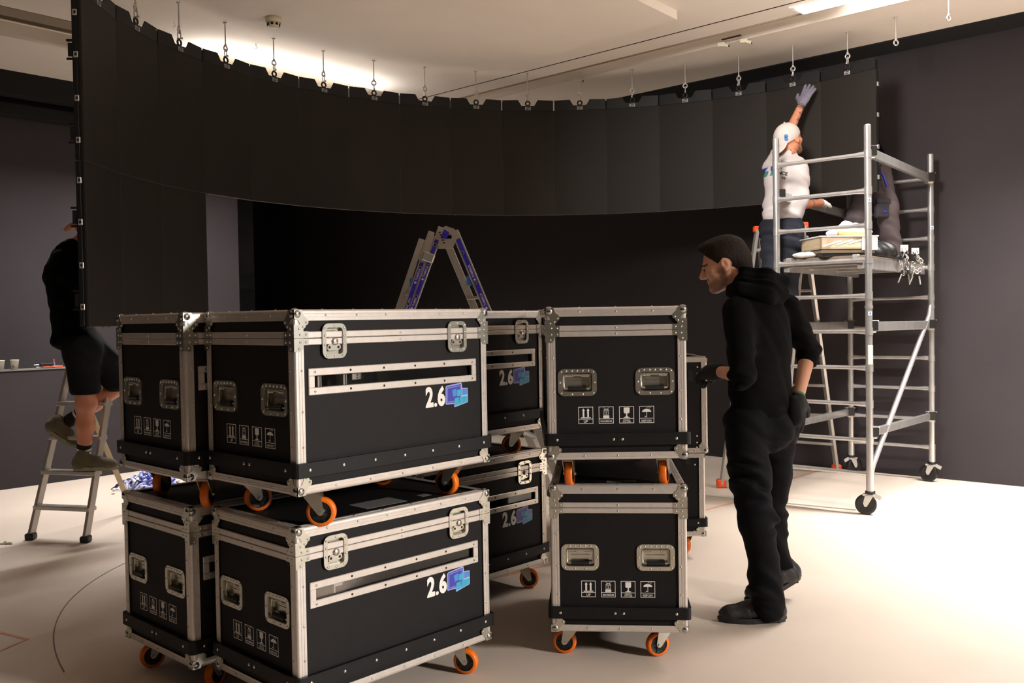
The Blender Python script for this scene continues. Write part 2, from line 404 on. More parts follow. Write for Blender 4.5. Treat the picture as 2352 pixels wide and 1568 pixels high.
# dropped ceiling board, 7 cm thick, hanging under the ceiling
d1 = Vector((.64, .768, 0)); Cc = Vector((1.315, 7.09, 0)); Cm = Vector((.304, 8.02, 0))
pb = MB(); pb.prism([(p.x, p.y) for p in (Cc, Cm, Cm-d1*9, Cc-d1*9)], 3.76, CEIL, 'ceil'); tag(struct(pb.build('trim_1')))
pb = MB(); pb.box((-7.455, -8, CEIL-.005), (-7.25, 8.2, CEIL), 'ceil_dark', TU); pb.box((-7.47, -8, CEIL-.03), (-7.455, 8.2, CEIL+.1), 'ceil_dark', TU); struct(pb.build('trim_2'))
pb = MB(); pb.box((-8, 6.62, CEIL-.002), (7, 6.635, CEIL), 'gap', TU); struct(pb.build('trim_3'))
pb = MB(); pb.box((-8, 6.895, CEIL-.012), (7, 6.905, CEIL), 'ceil_dark', TU); pb.box((-8, 7.175, CEIL-.008), (7, 7.185, CEIL), 'ceil', TU); struct(pb.build('trim_4'))
# walls
slab('wall_right', 'wall', -4.25, 10.6, VW, VW+.2, 0, CEIL); slab('wall_far', 'shaded_wall', -13, -4.25, VW, VW+.2, 0, CEIL)  # far stretch is the same wall with the screen's shade in its colour
slab('trim_5', 'black_paint', -13, 10.6, 8.12, VW, CEIL-.012, CEIL)
slab('wall_left', 'wall', U0-.2, U0, -8, 5.87, 0, CEIL)
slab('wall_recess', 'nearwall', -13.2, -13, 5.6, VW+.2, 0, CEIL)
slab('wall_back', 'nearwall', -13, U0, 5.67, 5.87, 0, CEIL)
slab('wall_low', 'wall', -9.25, -8.98, -8, 5.87, 0, 1.075)
slab('trim_6', 'card', -9.25, -8.972, -8, 5.87, 1.075, 1.083)
slab('trim_7', 'black_paint', U0, -9.02, -8, 5.87, 3.62, CEIL)
slab('trim_8', 'black_paint', U0, -9.16, -8, 5.87, 3.46, 3.56)
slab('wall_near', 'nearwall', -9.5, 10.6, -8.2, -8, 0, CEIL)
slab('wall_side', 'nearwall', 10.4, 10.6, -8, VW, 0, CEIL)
# lamps in the troughs
def lamp_tube(name, u0_, u1_, v0_, v1_, z, label, group):
    b = MB(); b.box((u0_, v0_, z-.02), (u1_, v1_, z), 'lamp', TU, .004); o = tag(b.build(name), label, 'ceiling lamp', group)
    h_ = MB(); h_.box((u0_-.05, v0_-.012, z), (u1_+.05, v1_+.012, z+.03), 'white', TU); h_.build('lamp_housing', o); return o
lamp_tube('ceiling_lamp', -2.85, 1.6, 6.95, 7.14, 3.915, 'long lit lamp lying inside the ceiling trough at the upper right edge', None)
lamp_tube('ceiling_lamp', -3.05, 1.6, 6.70, 6.84, 3.813, 'long lit lamp on the flat ceiling beside the thin dark ceiling gap', None)
lamp_tube('ceiling_lamp', -7.80, -7.62, 3.3, 5.3, 3.80, 'lit lamp in the left ceiling trough glowing behind the curved screen', None)
b = MB(); b.box((-7.23, 4.0, 3.50), (-7.07, 6.0, 3.54), 'white', TU, .01)
for v_ in (4.3, 5.7): b.tube([uv(-7.15, v_, 3.53), uv(-7.15, v_, CEIL)], .006, 'steel', 8)
tag(b.build('ceiling_lamp'), 'lamp hanging behind the screen top that makes the ceiling glow', 'ceiling lamp')
# smoke detector, sensors, sprinkler pins
b = MB(); T = Matrix.Translation((-1.80, 7.10, CEIL)); b.lathe([(0, 0), (.062, 0), (.062, -.035), (.055, -.04)], 'cream', 24, T)
o = tag(b.build('smoke_detector'), 'round cream smoke detector on the ceiling above the curved screen', 'smoke detector')
b = MB(); b.lathe([(.05, -.04), (.044, -.06), (.03, -.075), (0, -.078)], 'cream', 24, T)
for k in range(8):
    a = 2*PI*k/8; b.box((-.01, .043, -.063), (.01, .05, -.048), 'gap', T @ Matrix.Rotation(a, 4, 'Z'))
b.build('detector_grille', o)
def clip(p, rz, lab):
    e_ = empty('ceiling_track_clip', p, rz, lab, 'clip'); b = MB(); b.box((-.045, -.018, -.035), (.02, .018, 0), 'cream', None, .006); b.build('clip_body', e_)
    b = MB(); b.tube([(.0, 0, -.02), (.05, 0, -.04)], .014, 'cream', 10); b.box((.048, -.008, -.048), (.056, .008, -.032), 'gap'); b.build('clip_arm', e_)
clip((.69, 9.00, CEIL), -.5, 'small cream ceiling clip in the middle, above the screen between two chains')
clip((1.86, 7.92, CEIL), -.5, 'left of the two cream clips beside a short black slot in the ceiling')
clip((2.03, 7.83, CEIL), -.3, 'right of the two cream clips beside a short black slot in the ceiling')
b = MB(); b.bar(Vector((1.835, 7.84, CEIL-.004)), Vector((1.965, 7.72, CEIL-.004)), .008, .02, 'gap'); struct(b.build('trim_9'))
for (x, y, lab) in ((-2.587, 7.156, 'tiny steel hook in the ceiling, the one further left of the smoke detector'), (-2.115, 7.742, 'tiny steel hook in the ceiling glow below left of the smoke detector')):
    b = MB(); b.tube([(0, 0, 0), (0, 0, -.02), (.012, 0, -.032), (.0, 0, -.045), (-.012, 0, -.032)], .003, 'steel', 6, Matrix.Translation((x, y, CEIL))); tag(b.build('ceiling_hook'), lab, 'hook', 'ceiling hooks')
# floor marks
def floor_line(name, pts, w_, m, label, cat):
    b = MB(); vs = []; fs = []
    for i, p in enumerate(pts):
        p = Vector((*p, 0)); q = Vector((*pts[min(i+1, len(pts)-1)], 0)); r_ = Vector((*pts[max(i-1, 0)], 0)); t = (q-r_).normalized(); nn = Vector((-t.y, t.x, 0))*w_/2
        vs += [p+nn+Vector((0, 0, .0015)), p-nn+Vector((0, 0, .0015))]
    fs = [(2*i, 2*i+1, 2*i+3, 2*i+2) for i in range(len(pts)-1)]
    b.add(vs, fs, m); return tag(b.build(name, recalc=False), label, cat)
arc = []
for i in range(25):
    t = i/24; p0, p1, p2 = Vector((-2.30, 6.1)), Vector((-2.72, 4.95)), Vector((-1.93, 3.85)); p = p0*(1-t)**2+p1*2*t*(1-t)+p2*t*t; arc.append((p.x, p.y))
floor_line('drawn_arc', arc, .006, 'pencil', 'thin pencil arc drawn on the floor beside the left cases', 'floor line')
floor_line('tape_mark', [(-2.58, 4.42), (-2.31, 4.27), (-2.36, 4.10), (-2.58, 4.13)], .02, 'tape', 'faded orange tape corner on the floor at the far left edge', 'tape mark')
floor_line('tape_mark', [(-.16, 5.14), (.30, 5.50)], .03, 'tape', 'faded orange tape strip on the floor in shade between the case stacks', 'tape mark')
floor_line('tape_mark', [(1.15, 6.62), (1.79, 7.21)], .03, 'tape', 'faded orange tape strip on the bright floor right of the open case', 'tape mark')
floor_line('tape_mark', [(2.36, 8.01), (2.86, 8.55)], .03, 'tape', 'orange tape strip on the floor inside the scaffold', 'tape mark')
b = MB(); b.bar((1.30, 7.62, .006), (2.56, 6.80, .006), .012, .035, 'strip', None, None, .003); tag(b.build('floor_cable_strip'), 'pale low cable strip lying on the floor in front of the scaffold', 'floor strip')
b = MB()
for k in range(5):
    a = random.random()*6; c_ = Vector((random.uniform(-.04, .04), random.uniform(-.03, .03), .006)); d_ = Vector((math.cos(a), math.sin(a), .1))*.03
    b.add([c_-d_, c_+Vector((-d_.y, d_.x, .006))*.4, c_+d_, c_-Vector((-d_.y, d_.x, 0))*.4], [(0, 1, 2, 3)], 'leaf', Matrix.Translation((-3.46, 6.19, 0)))
tag(b.build('dry_leaf', recalc=False), 'small crumpled green leaf on the floor left of the step ladder', 'leaf')

# ================================================================== curved screen
P9 = Vector((-.0592, 8.7658)); a0, dl = .0994, .1643
SP = {9: P9}; h_ = a0
for i in range(10, 19): SP[i] = SP[i-1]+.5*Vector((math.cos(h_), math.sin(h_))); h_ -= dl
h_ = a0+dl
for i in range(8, -1, -1): SP[i] = SP[i+1]-.5*Vector((math.cos(h_), math.sin(h_))); h_ += dl
ZB = 2.4685
ordn = ['first', 'second', 'third', 'fourth', 'fifth', 'sixth', 'seventh', 'eighth', 'ninth', 'tenth', 'eleventh', 'twelfth', 'thirteenth', 'fourteenth', 'fifteenth', 'last']
def panel_meshes():
    f = MB(); f.box((.0015, 0, .0015), (.4985, .012, .9985), 'led', None, .001)
    c_ = MB(); c_.box((.004, .012, .004), (.496, .03, .996), 'chassis')
    for x in (.004, .478): c_.box((x, .03, .004), (x+.018, .062, .996), 'chassis', None, .004)
    for z in (.004, .25, .49, .73, .978): c_.box((.02, .03, z), (.48, .058, z+.018), 'chassis', None, .004)
    for x in (.0, .484):
        for z in (.10, .60): c_.box((x+.002, .06, z), (x+.014, .095, z+.012), 'chassis'); c_.box((x+.002, .06, z+.11), (x+.014, .095, z+.122), 'chassis'); c_.box((x+.002, .06, z+.02), (x+.012, .085, z+.10), 'chassis')
    l_ = MB(); l_.box((0, .0005, 0), (.5, .02, .0015), 'ledge'); l_.box((0, .001, 0), (.0015, .014, 1), 'seam'); l_.box((.4985, .001, 0), (.5, .014, 1), 'seam')
    for x in (.03, .22, .30, .47): l_.box((x, .012, -.005), (x+.006, .020, 0), 'ledge')
    r_ = MB(); r_.box((.17, .03, .38), (.33, .10, .62), 'chassis', None, .008); r_.tube([(.19, .10, .60), (.19, .125, .66), (.31, .125, .66), (.31, .10, .60)], .008, 'rubber', 8)
    k_ = MB(); k_.box((-.004, .024, -.018), (.004, .05, .018), 'steel', None, .002); k_.box((-.006, .030, -.008), (-.003, .042, .008), 'gap')
    return [(n, m.build(n).data) for n, m in (('panel_face', f), ('panel_chassis', c_), ('edge_lip', l_), ('rear_module', r_), ('side_lock', k_))]
PM = panel_meshes()
for o in list(COL.objects):
    if o.name in ('panel_face', 'panel_chassis', 'edge_lip', 'rear_module', 'side_lock'): bpy.data.objects.remove(o)
def screen_panel(i, z, label):
    p, q = SP[i], SP[i+1]; e_ = empty('screen_panel', (p.x, p.y, z), math.atan2(q.y-p.y, q.x-p.x), label, 'screen panel', 'black panels of the curved screen')
    for n, me in PM[:4]: link(n, me, e_)
    if i in (0, 15):
        for z_ in (.12, .37, .63, .88):
            k = link('side_lock', PM[4][1], e_); k.location = (-.002 if i == 0 else .502, 0, z_)
    return e_
for i in range(16):
    lab = 'black panel of the upper screen row, %s column from the left' % ordn[i]
    if i == 15: lab = 'black screen panel at the right end of the curve, brightest and behind the scaffold rails'
    screen_panel(i, ZB, lab)
for i in range(3): screen_panel(i, ZB-1.0, 'black panel of the short lower screen row, %s column from the left' % ordn[i])
# hanging bars with lifting rings
bar_o = MB(); w1, w2 = .095, .062
pl = [(.006, 0), (.494, 0), (.494, .096), (.25+w1, .100), (.25+w2, .045), (.25-w2, .045), (.25-w1, .100), (.006, .096)]
Tb = Matrix(((1, 0, 0, 0), (0, 0, 1, 0), (0, 1, 0, 0), (0, 0, 0, 1)))
def strip_prism(b, m, y0, y1):                                 # concave outline split in convex pieces
    for q in ([(.006, 0), (.25-w2, 0), (.25-w2, .045), (.25-w1, .100), (.006, .096)], [(.25-w2, 0), (.25+w2, 0), (.25+w2, .045), (.25-w2, .045)], [(.25+w2, 0), (.494, 0), (.494, .096), (.25+w1, .100), (.25+w2, .045)]):
        b.prism([(x, z) for x, z in q], y0, y1, m, Tb)
strip_prism(bar_o, 'chassis', .0, .006); bar_o.box((.006, .006, 0), (.494, .05, .012), 'chassis')
for x in (.006, .482): bar_o.box((x, .006, .01), (x+.012, .055, .085), 'chassis', None, .003)
bar_me = bar_o.build('bar_body'); BM = bar_me.data; bpy.data.objects.remove(bar_me)
rg = MB(); rg.tube([(.25+.0205*math.cos(t*PI/8), .01, .068+.0205*math.sin(t*PI/8)) for t in range(16)], .0075, 'rubber', 8, None, closed=True); rg.tube([(.25, .01, .045), (.25, .01, .03)], .012, 'rubber', 8)
q = rg.build('r'); RG = q.data; bpy.data.objects.remove(q)
lb = MB(); lb.box((.223, -.0015, .004), (.277, 0, .034), 'label'); lb.box((.228, -.002, .008), (.262, -.0014, .014), 'gap'); lb.box((.228, -.002, .018), (.272, -.0014, .021), 'gap'); lb.box((.24, -.002, .025), (.266, -.0014, .031), 'gap')
q = lb.build('r'); LB = q.data; bpy.data.objects.remove(q)
rod = MB(); rod.tube([(0, 0, 0), (0, 0, -.176)], .0055, 'steel', 8); rod.lathe([(0, -.001), (.016, -.001), (.012, -.008), (.006, -.012)], 'steel', 12)
rod.lathe([(.006, -.165), (.013, -.182), (.006, -.19)], 'steel', 10)
rod.tube([(.019*math.cos(t*PI/8), 0, -.203+.019*math.sin(t*PI/8)) for t in range(16)], .0065, 'steel', 8, None, closed=True)
q = rod.build('r'); ROD = q.data; bpy.data.objects.remove(q)
sk = MB(); L_ = []
for t in range(16):
    a = 2*PI*t/16; L_.append((0, .012*math.cos(a), -.238+.030*math.sin(a)))
sk.tube(L_, .0042, 'steel', 8, None, closed=True); sk.tube([(0, -.018, -.262), (0, .018, -.262)], .005, 'steel', 8); sk.sphere((0, -.02, -.262), .009, 'steel', 8)
q = sk.build('r'); SK = q.data; bpy.data.objects.remove(q)
for i in range(16):
    p, q = SP[i], SP[i+1]; an = math.atan2(q.y-p.y, q.x-p.x)
    nm = 'leftmost' if i == 0 else 'rightmost' if i == 15 else ordn[i]
    e_ = empty('hanging_bar', (p.x, p.y, ZB+1.0), an, 'black notched hanging bar on top of the curved screen, %s%s' % (nm, '' if i in (0, 15) else ' from the left'), 'hanging bar', 'hanging bars on the screen')
    link('bar_body', BM, e_); link('lifting_ring', RG, e_); tag(link('bar_label', LB, e_), 'small pale grey label')
    if i == 15: tag(e_, 'black notched hanging bar on the screen, rightmost, above the gloved hand')
    m_ = (p+q)/2+Vector((-math.sin(an), math.cos(an)))*.01
    e_ = empty('ceiling_eye_bolt', (m_.x, m_.y, CEIL), an+random.uniform(-.3, .3), 'steel rod and shackle between ceiling and screen, %s%s' % (nm, '' if i in (0, 15) else ' from the left'), 'eye bolt', 'rods carrying the screen')
    link('rod', ROD, e_); link('shackle', SK, e_)
for k, (x, y) in enumerate(((3.105, 7.335), (3.245, 6.75), (3.36, 6.26))):
    e_ = empty('ceiling_eye_bolt', (x, y, CEIL), .2+k*.3, ['empty white eye bolt hanging just right of the screen end', 'empty white eye bolt, second right of the screen end', 'empty white eye bolt furthest right, cut by the top edge'][k], 'eye bolt', 'free eye bolts on the right')
    link('rod', ROD, e_)

# ================================================================== flight cases
CL, CD, CH = .93, .57, .624        # outer body
HX, HY = CL/2, CD/2; ZBODY = .135
def TF(face):                      # (r, z, out) -> case coordinates; z from body bottom
    if face == 'L': return Matrix(((1, 0, 0, 0), (0, 0, -1, -HY), (0, 1, 0, ZBODY), (0, 0, 0, 1)))
    if face == 'L2': return Matrix(((-1, 0, 0, 0), (0, 0, 1, HY), (0, 1, 0, ZBODY), (0, 0, 0, 1)))
    if face == 'S': return Matrix(((0, 0, -1, -HX), (-1, 0, 0, 0), (0, 1, 0, ZBODY), (0, 0, 0, 1)))
    return Matrix(((0, 0, 1, HX), (1, 0, 0, 0), (0, 1, 0, ZBODY), (0, 0, 0, 1)))
FACES = ('L', 'L2', 'S', 'S2'); HW = {'L': HX, 'L2': HX, 'S': HY, 'S2': HY}
def panel(b, T, r0_, r1_, z0, z1, holes, m='lam', o0=-.013, o1=-.004):
    rs = sorted({r0_, r1_, *[h for q in holes for h in q[:2] if r0_ < h < r1_]}); zs = sorted({z0, z1, *[h for q in holes for h in q[2:] if z0 < h < z1]})
    for i in range(len(rs)-1):
        for j in range(len(zs)-1):
            cx_, cz_ = (rs[i]+rs[i+1])/2, (zs[j]+zs[j+1])/2
            if any(q[0] < cx_ < q[1] and q[2] < cz_ < q[3] for q in holes): continue
            b.box((rs[i], zs[j], o0), (rs[i+1], zs[j+1], o1), m, T)
def rivet(b, T, r, z, out, R_=.0042):
    b.lathe([(R_, 0), (R_*.95, .0012), (R_*.6, .0024), (0, .0028)], 'rivet', 8, T @ Matrix.Translation((r, z, out)))
LX = (-.305, .293)     # latch centres on the long face (r)
WIN = (-.387, .377, .36, .40)
def s2r(s): return CD/2-.01-s
HDL = (s2r(.438), s2r(.1185))
def latch_holes(z0, z1): return [(x-.036, x+.036, max(z0, .468), min(z1, .567)) for x in LX]
def trim_angle(b, p0, p1, na, nb, wa, wb):
    """rounded aluminium angle along an outer edge p0->p1; na, nb = inward directions along the two faces"""
    p0, p1, na, nb = Vector(p0), Vector(p1), Vector(na), Vector(nb)
    pr = []
    g = [(wa, .0), (wa, -.003), (wa*.72, -.003), (wa*.70, -.0018), (wa*.62, -.0018), (wa*.60, -.003), (wa*.40, -.003), (wa*.38, -.0018), (wa*.32, -.0018), (wa*.30, -.003)]
    for s_, o_ in g: pr.append(na*s_-(-nb)*o_)
    for k in range(5):
        a = PI/2*k/4; pr.append(na*(.007*(1-math.sin(a))-.003*math.sin(a)*1)+nb*(.007*(1-math.cos(a))-.003*math.cos(a)))
    g = [(wb*.30, -.003), (wb*.32, -.0018), (wb*.38, -.0018), (wb*.40, -.003), (wb*.60, -.003), (wb*.62, -.0018), (wb*.70, -.0018), (wb*.72, -.003), (wb, -.003), (wb, .0)]
    for s_, o_ in g: pr.append(nb*s_+na*o_)
    pr.append(na*.002+nb*.002)
    n = len(pr); vs = [p0+q for q in pr]+[p1+q for q in pr]
    b.add(vs, [(i, (i+1) % n, n+(i+1) % n, n+i) for i in range(n)]+[tuple(range(n)), tuple(range(n, 2*n))], 'alu')
def case_shell(parts, lid=True, top=None):
    ZS = .529; zt = ZS if top is None else top
    b = MB()
    for f in FACES:
        hw = HW[f]-.004; holes = []
        if f == 'L': holes = latch_holes(0, zt)+[WIN] if lid else [WIN]
        if f in ('S', 'S2'): holes = [(x-.062, x+.062, .278, .358) for x in HDL]
        panel(b, TF(f), -hw, hw, .004, zt, holes)
    b.box((-HX+.004, -HY+.004, ZBODY), (HX-.004, HY-.004, ZBODY+.012), 'lam')
    b.box((-HX+.05, -HY+.05, ZBODY-.006), (HX-.05, HY-.05, ZBODY+.001), 'lam')
    # recess pans behind handles and latches, foam block inside
    for f in ('S', 'S2'):
        for x in HDL: b.box((x-.064, .276, -.03), (x+.064, .360, -.024), 'zinc', TF(f))
    b.box((-HX+.10, -HY+.11, ZBODY+.05), (HX-.10, HY-.10, ZBODY+zt-.08), 'foam')
    parts.append(('case_body', b))
    # window contents
    b = MB(); T = TF('L')
    for x in (-.36, -.25, -.09, .02, .07, .18, .30):
        b.box((x, .33, -.060), (x+.007, .43, -.020), 'alu', T); b.box((x+.012, .33, -.05), (x+.0145, .43, -.019), 'white', T)
    for x in (-.23, .0, .20): b.box((x+.018, .376, -.0185), (x+.063, .41, -.0172), 'white', T); b.box((x+.038, .379, -.019), (x+.043, .385, -.0169), 'gap', T); b.box((x+.037, .389, -.019), (x+.044, .395, -.0169), 'gap', T)
    b.box((-.065, .33, -.05), (-.035, .43, -.03), 'wood', T); b.box((.312, .33, -.05), (.36, .43, -.03), 'wood', T)
    parts.append(('packed_frame', b))
    # base trims
    b = MB()
    for sx in (-1, 1):
        for sy in (-1, 1):
            trim_angle(b, (sx*HX, sy*HY, ZBODY+.02), (sx*HX, sy*HY, ZBODY+zt), (-sx, 0, 0), (0, -sy, 0), .034, .034)
    for sy in (-1, 1): trim_angle(b, (-HX+.01, sy*HY, ZBODY), (HX-.01, sy*HY, ZBODY), (0, -sy, 0), (0, 0, 1), .034, .028)
    for sx in (-1, 1): trim_angle(b, (sx*HX, -HY+.01, ZBODY), (sx*HX, HY-.01, ZBODY), (-sx, 0, 0), (0, 0, 1), .034, .028)
    for f in FACES:
        hw = HW[f]; T = TF(f)
        b.box((-hw-.004, zt-.023, -.003), (hw+.004, zt-.001, .004), 'alu', T, .002)
        if top is not None: b.box((-hw+.004, zt-.001, -.012), (hw-.004, zt+.010, -.006), 'alu', T)
        n = 5 if f[0] == 'L' else 3
        for k in range(n):
            r = (k-(n-1)/2)*(hw*2-.16)/n; rivet(b, T, r, .014, .003)
        for sg in (-1, 1):
            for z in (.16, .28, .42): rivet(b, T, sg*(hw-.024 if sg > 0 else hw-.024), z, .003)
        rivet(b, T, 0, zt-.012, .004, .0045)
    parts.append(('base_trim', b))
def plate(b, T, poly, o0, o1, m='zinc', flip=False):
    if flip: poly = [(-x, y) for x, y in poly][::-1]
    b.prism(poly, o0, o1, m, T)
CB = [(0, 0), (.034, 0), (.037, .012), (.044, .024), (.054, .030), (.060, .040), (.058, .049), (.050, .052), (.046, .061), (.036, .066), (.028, .060), (.024, .046), (.018, .036), (.008, .031), (0, .030)]
def corner_ball(sx, sy, sz, parts, ztop=CH):
    b = MB(); zc = ZBODY+(.012 if sz < 0 else ztop-.012)
    b.sphere((sx*(HX-.010), sy*(HY-.010), zc), .0205, 'chrome', 20)
    for f in FACES:
        if (f, sy) in (('L', 1), ('L2', -1)) or (f, sx) in (('S', 1), ('S2', -1)): continue
        T = TF(f); hw = HW[f]
        rs_ = {'L': sx, 'L2': -sx, 'S': -sy, 'S2': sy}[f]
        # lobe polygon measured from the corner inwards, split in convex-ish fan for a clean fill
        pts = [((hw+.0055-x)*rs_, (ztop+.0025-y if sz > 0 else y-.0025)) for x, y in CB]
        c_ = ((hw-.022)*rs_, ztop-.022 if sz > 0 else .022); n = len(pts); vs = []; fs = []
        for o_ in (.003, .0055): vs += [(x, y, o_) for x, y in pts]+[(c_[0], c_[1], o_)]
        for i in range(n):
            j = (i+1) % n; fs += [(i, j, n), (n+1+i, n+1+j, 2*n+1), (i, j, n+1+j, n+1+i)]
        b.add(vs, fs, 'zinc', T)
        for x, y in ((.050, .041), (.037, .056)): rivet(b, T, (hw+.0055-x)*rs_, ztop-y if sz > 0 else y, .0055)
    parts.append(('corner_ball', b))
def corner_brace(sx, sy, parts, upper):
    b = MB()
    for f in FACES:
        if (f, sy) in (('L', 1), ('L2', -1)) or (f, sx) in (('S', 1), ('S2', -1)): continue
        T = TF(f); hw = HW[f]; rs_ = {'L': sx, 'L2': -sx, 'S': -sy, 'S2': sy}[f]; e0 = hw+.0055
        def bx(x0, x1, z0, z1): b.box(((e0-x0)*rs_, z0, .0035), ((e0-x1)*rs_, z1, .006), 'zinc', T)
        if upper:
            bx(0, .058, .5305, .553); bx(0, .038, .553, .566); bx(0, .030, .566, .576)
            pos = ((.02, .562), (.024, .542), (.048, .542))
        else:
            bx(0, .058, .506, .5285); bx(0, .036, .492, .506); bx(0, .028, .484, .492)
            pos = ((.02, .494), (.024, .516), (.048, .516))
        for x, z in pos: rivet(b, T, (e0-x)*rs_, z, .006)
    parts.append(('corner_brace', b))
def case_strap(parts):
    b = MB(); z0, z1 = ZBODY+.058, ZBODY+.108
    o = rrect(0, 0, CL+.034, CD+.034, .02, 4); i_ = rrect(0, 0, CL+.008, CD+.008, .006, 4); b.ring(o, i_, z0, z1, 'strap')
    for f in FACES:
        hw = HW[f]; n = 7 if f[0] == 'L' else 0
        xs = [(k-(n-1)/2)*(2*hw-.08)/(n-1) for k in range(n)] if n else [-hw+.035, -.018, .018, hw-.045]
        for x in xs: rivet(b, TF(f), x, .083, .017, .0062)
        b.box((-.001, .058, .0165), (.001, .108, .0178), 'gap', TF(f))
    parts.append(('bumper_strap', b))
def lid_parts(parts):
    b = MB(); z0, z1 = .530, CH-.006
    for f in FACES:
        hw = HW[f]-.004; panel(b, TF(f), -hw, hw, z0, z1, latch_holes(0, 1) if f == 'L' else [])
    b.box((-HX+.004, -HY+.004, ZBODY+z1-.008), (HX-.004, HY-.004, ZBODY+z1), 'lam')
    parts.append(('lid', b))
    b = MB()
    for sx in (-1, 1):
        for sy in (-1, 1): trim_angle(b, (sx*HX, sy*HY, ZBODY+.53), (sx*HX, sy*HY, ZBODY+CH-.01), (-sx, 0, 0), (0, -sy, 0), .034, .034)
    for sy in (-1, 1): trim_angle(b, (-HX+.01, sy*HY, ZBODY+CH), (HX-.01, sy*HY, ZBODY+CH), (0, -sy, 0), (0, 0, -1), .034, .035)
    for sx in (-1, 1): trim_angle(b, (sx*HX, -HY+.01, ZBODY+CH), (sx*HX, HY-.01, ZBODY+CH), (-sx, 0, 0), (0, 0, -1), .034, .035)
    for f in FACES:
        hw = HW[f]; T = TF(f)
        b.box((-hw-.004, .530, -.003), (hw+.004, .552, .004), 'alu', T, .002); rivet(b, T, 0, .541, .004, .0045)
        n = 6 if f[0] == 'L' else 3
        for k in range(n): rivet(b, T, (k-(n-1)/2)*(hw*2-.12)/n, .608, .003)
        for k in range(n):
            q = T @ Vector(((k-(n-1)/2)*(hw*2-.12)/n, CH, -.018)); b.lathe([(.0042, 0), (.003, .0022), (0, .0028)], 'rivet', 8, Matrix.Translation((q.x, q.y, q.z+.003)))
    parts.append(('lid_trim', b))
def latch(x, parts):
    T = TF('L') @ Matrix.Translation((x, .5175, 0)); b = MB()
    b.ring(rrect(0, 0, .103, .122, .026), rrect(0, 0, .071, .094, .012), .004, .008, 'zinc', T)
    for k, (a, c_) in enumerate(((-.044, .045), (0, .053), (.044, .045), (-.044, .018), (.044, .018), (-.044, -.012), (.044, -.012), (-.036, -.05), (0, -.053), (.036, -.05))): rivet(b, T, a*.95, c_, .008, .0045)
    b.ring(rrect(0, 0, .072, .095, .012), rrect(0, 0, .069, .092, .011), -.013, .006, 'zinc', T)
    parts.append(('latch_plate', b, 'latch'))
    b = MB(); b.box((-.035, -.046, -.014), (.035, .046, -.011), 'zinc', T); b.box((-.02, -.034, -.011), (.012, .036, -.004), 'zinc', T, .002); b.box((-.009, .02, -.004), (.018, .030, -.002), 'gap', T)
    b.box((-.030, -.006, -.011), (-.018, .016, -.001), 'rubber', T); b.box((-.030, -.036, -.011), (-.02, -.018, -.009), 'gap', T)
    parts.append(('latch_dish', b, 'latch'))
    b = MB(); b.prism([(-.028, -.028), (-.020, -.034), (.020, -.032), (.029, -.026), (.028, -.015), (.014, -.002), (.008, .006), (-.008, .006), (-.014, -.004), (-.027, -.018)], -.001, .003, 'zinc', T)
    b.lathe([(.013, .003), (.013, .008), (.008, .011), (0, .0115)], 'zinc', 16, T @ Matrix.Translation((.002, -.002, 0)))
    for s_ in (-1, 1): b.lathe([(.005, .003), (.005, .0035), (0, .0035)], 'gap', 10, T @ Matrix.Translation((s_*.019, -.022, 0)))
    parts.append(('latch_wing', b, 'latch'))
def handle(f, x, parts):
    T = TF(f) @ Matrix.Translation((x, .3175, 0)); b = MB()
    b.ring(rrect(0, 0, .160, .112, .026), rrect(0, 0, .124, .080, .010), -.004, .0015, 'zinc', T)
    b.ring(rrect(0, 0, .125, .081, .011), rrect(0, 0, .121, .077, .009), -.026, .0, 'zinc', T)
    b.box((-.04, .004, -.0245), (.04, .0075, -.0215), 'zinc', T, .001)
    for a, c_ in ((-.066, .044), (-.045, .048), (-.022, .048), (0, .048), (.022, .048), (.045, .048), (.066, .044), (-.071, 0), (.071, 0), (-.066, -.044), (-.022, -.048), (.022, -.048), (.066, -.044)): rivet(b, T, a, c_, .0015, .0046)
    parts.append(('handle_plate', b, 'handle'))
    b = MB(); b.tube([(-.054, .028, -.012), (-.056, .01, -.012), (-.056, -.020, -.010), (-.050, -.026, -.008), (.050, -.026, -.008), (.056, -.020, -.010), (.056, .01, -.012), (.054, .028, -.012)], .0042, 'zinc', 8, T)
    b.tube([(-.056, .030, -.013), (.056, .030, -.013)], .004, 'zinc', 8, T)
    for a in (-.042, -.025, .025, .042): b.tube([(a-.008, .028, -.013), (a+.008, .028, -.013)], .0075, 'zinc', 8, T)
    parts.append(('handle_bail', b, 'handle'))
    b = MB(); b.tube([(-.038, -.026, -.008), (.038, -.026, -.008)], .0095, 'rubber', 10, T); parts.append(('handle_grip', b, 'handle'))
def window(parts):
    T = TF('L'); b = MB(); x0, x1, z0, z1 = WIN; fr = .026
    rings = [((x0-fr, z0-fr), (x1+fr, z0)), ((x0-fr, z1), (x1+fr, z1+fr)), ((x0-fr, z0), (x0, z1)), ((x1, z0), (x1+fr, z1))]
    for (a, c_), (d_, e_) in rings: b.box((a, c_, -.005), (d_, e_, .002), 'alu', T, .002)
    for k in range(6):
        for z in (z0-fr/2, z1+fr/2): b.lathe([(.0045, 0), (.0045, .0006), (0, .0007)], 'gap' if k % 5 else 'rivet', 10, T @ Matrix.Translation((x0+(x1-x0)*k/5, z, .002)))
    parts.append(('window_frame', b)); b = MB(); b.box((x0-.01, z0-.01, -.0165), (x1+.01, z1+.01, -.0140), 'pane', T); parts.append(('window_pane', b))
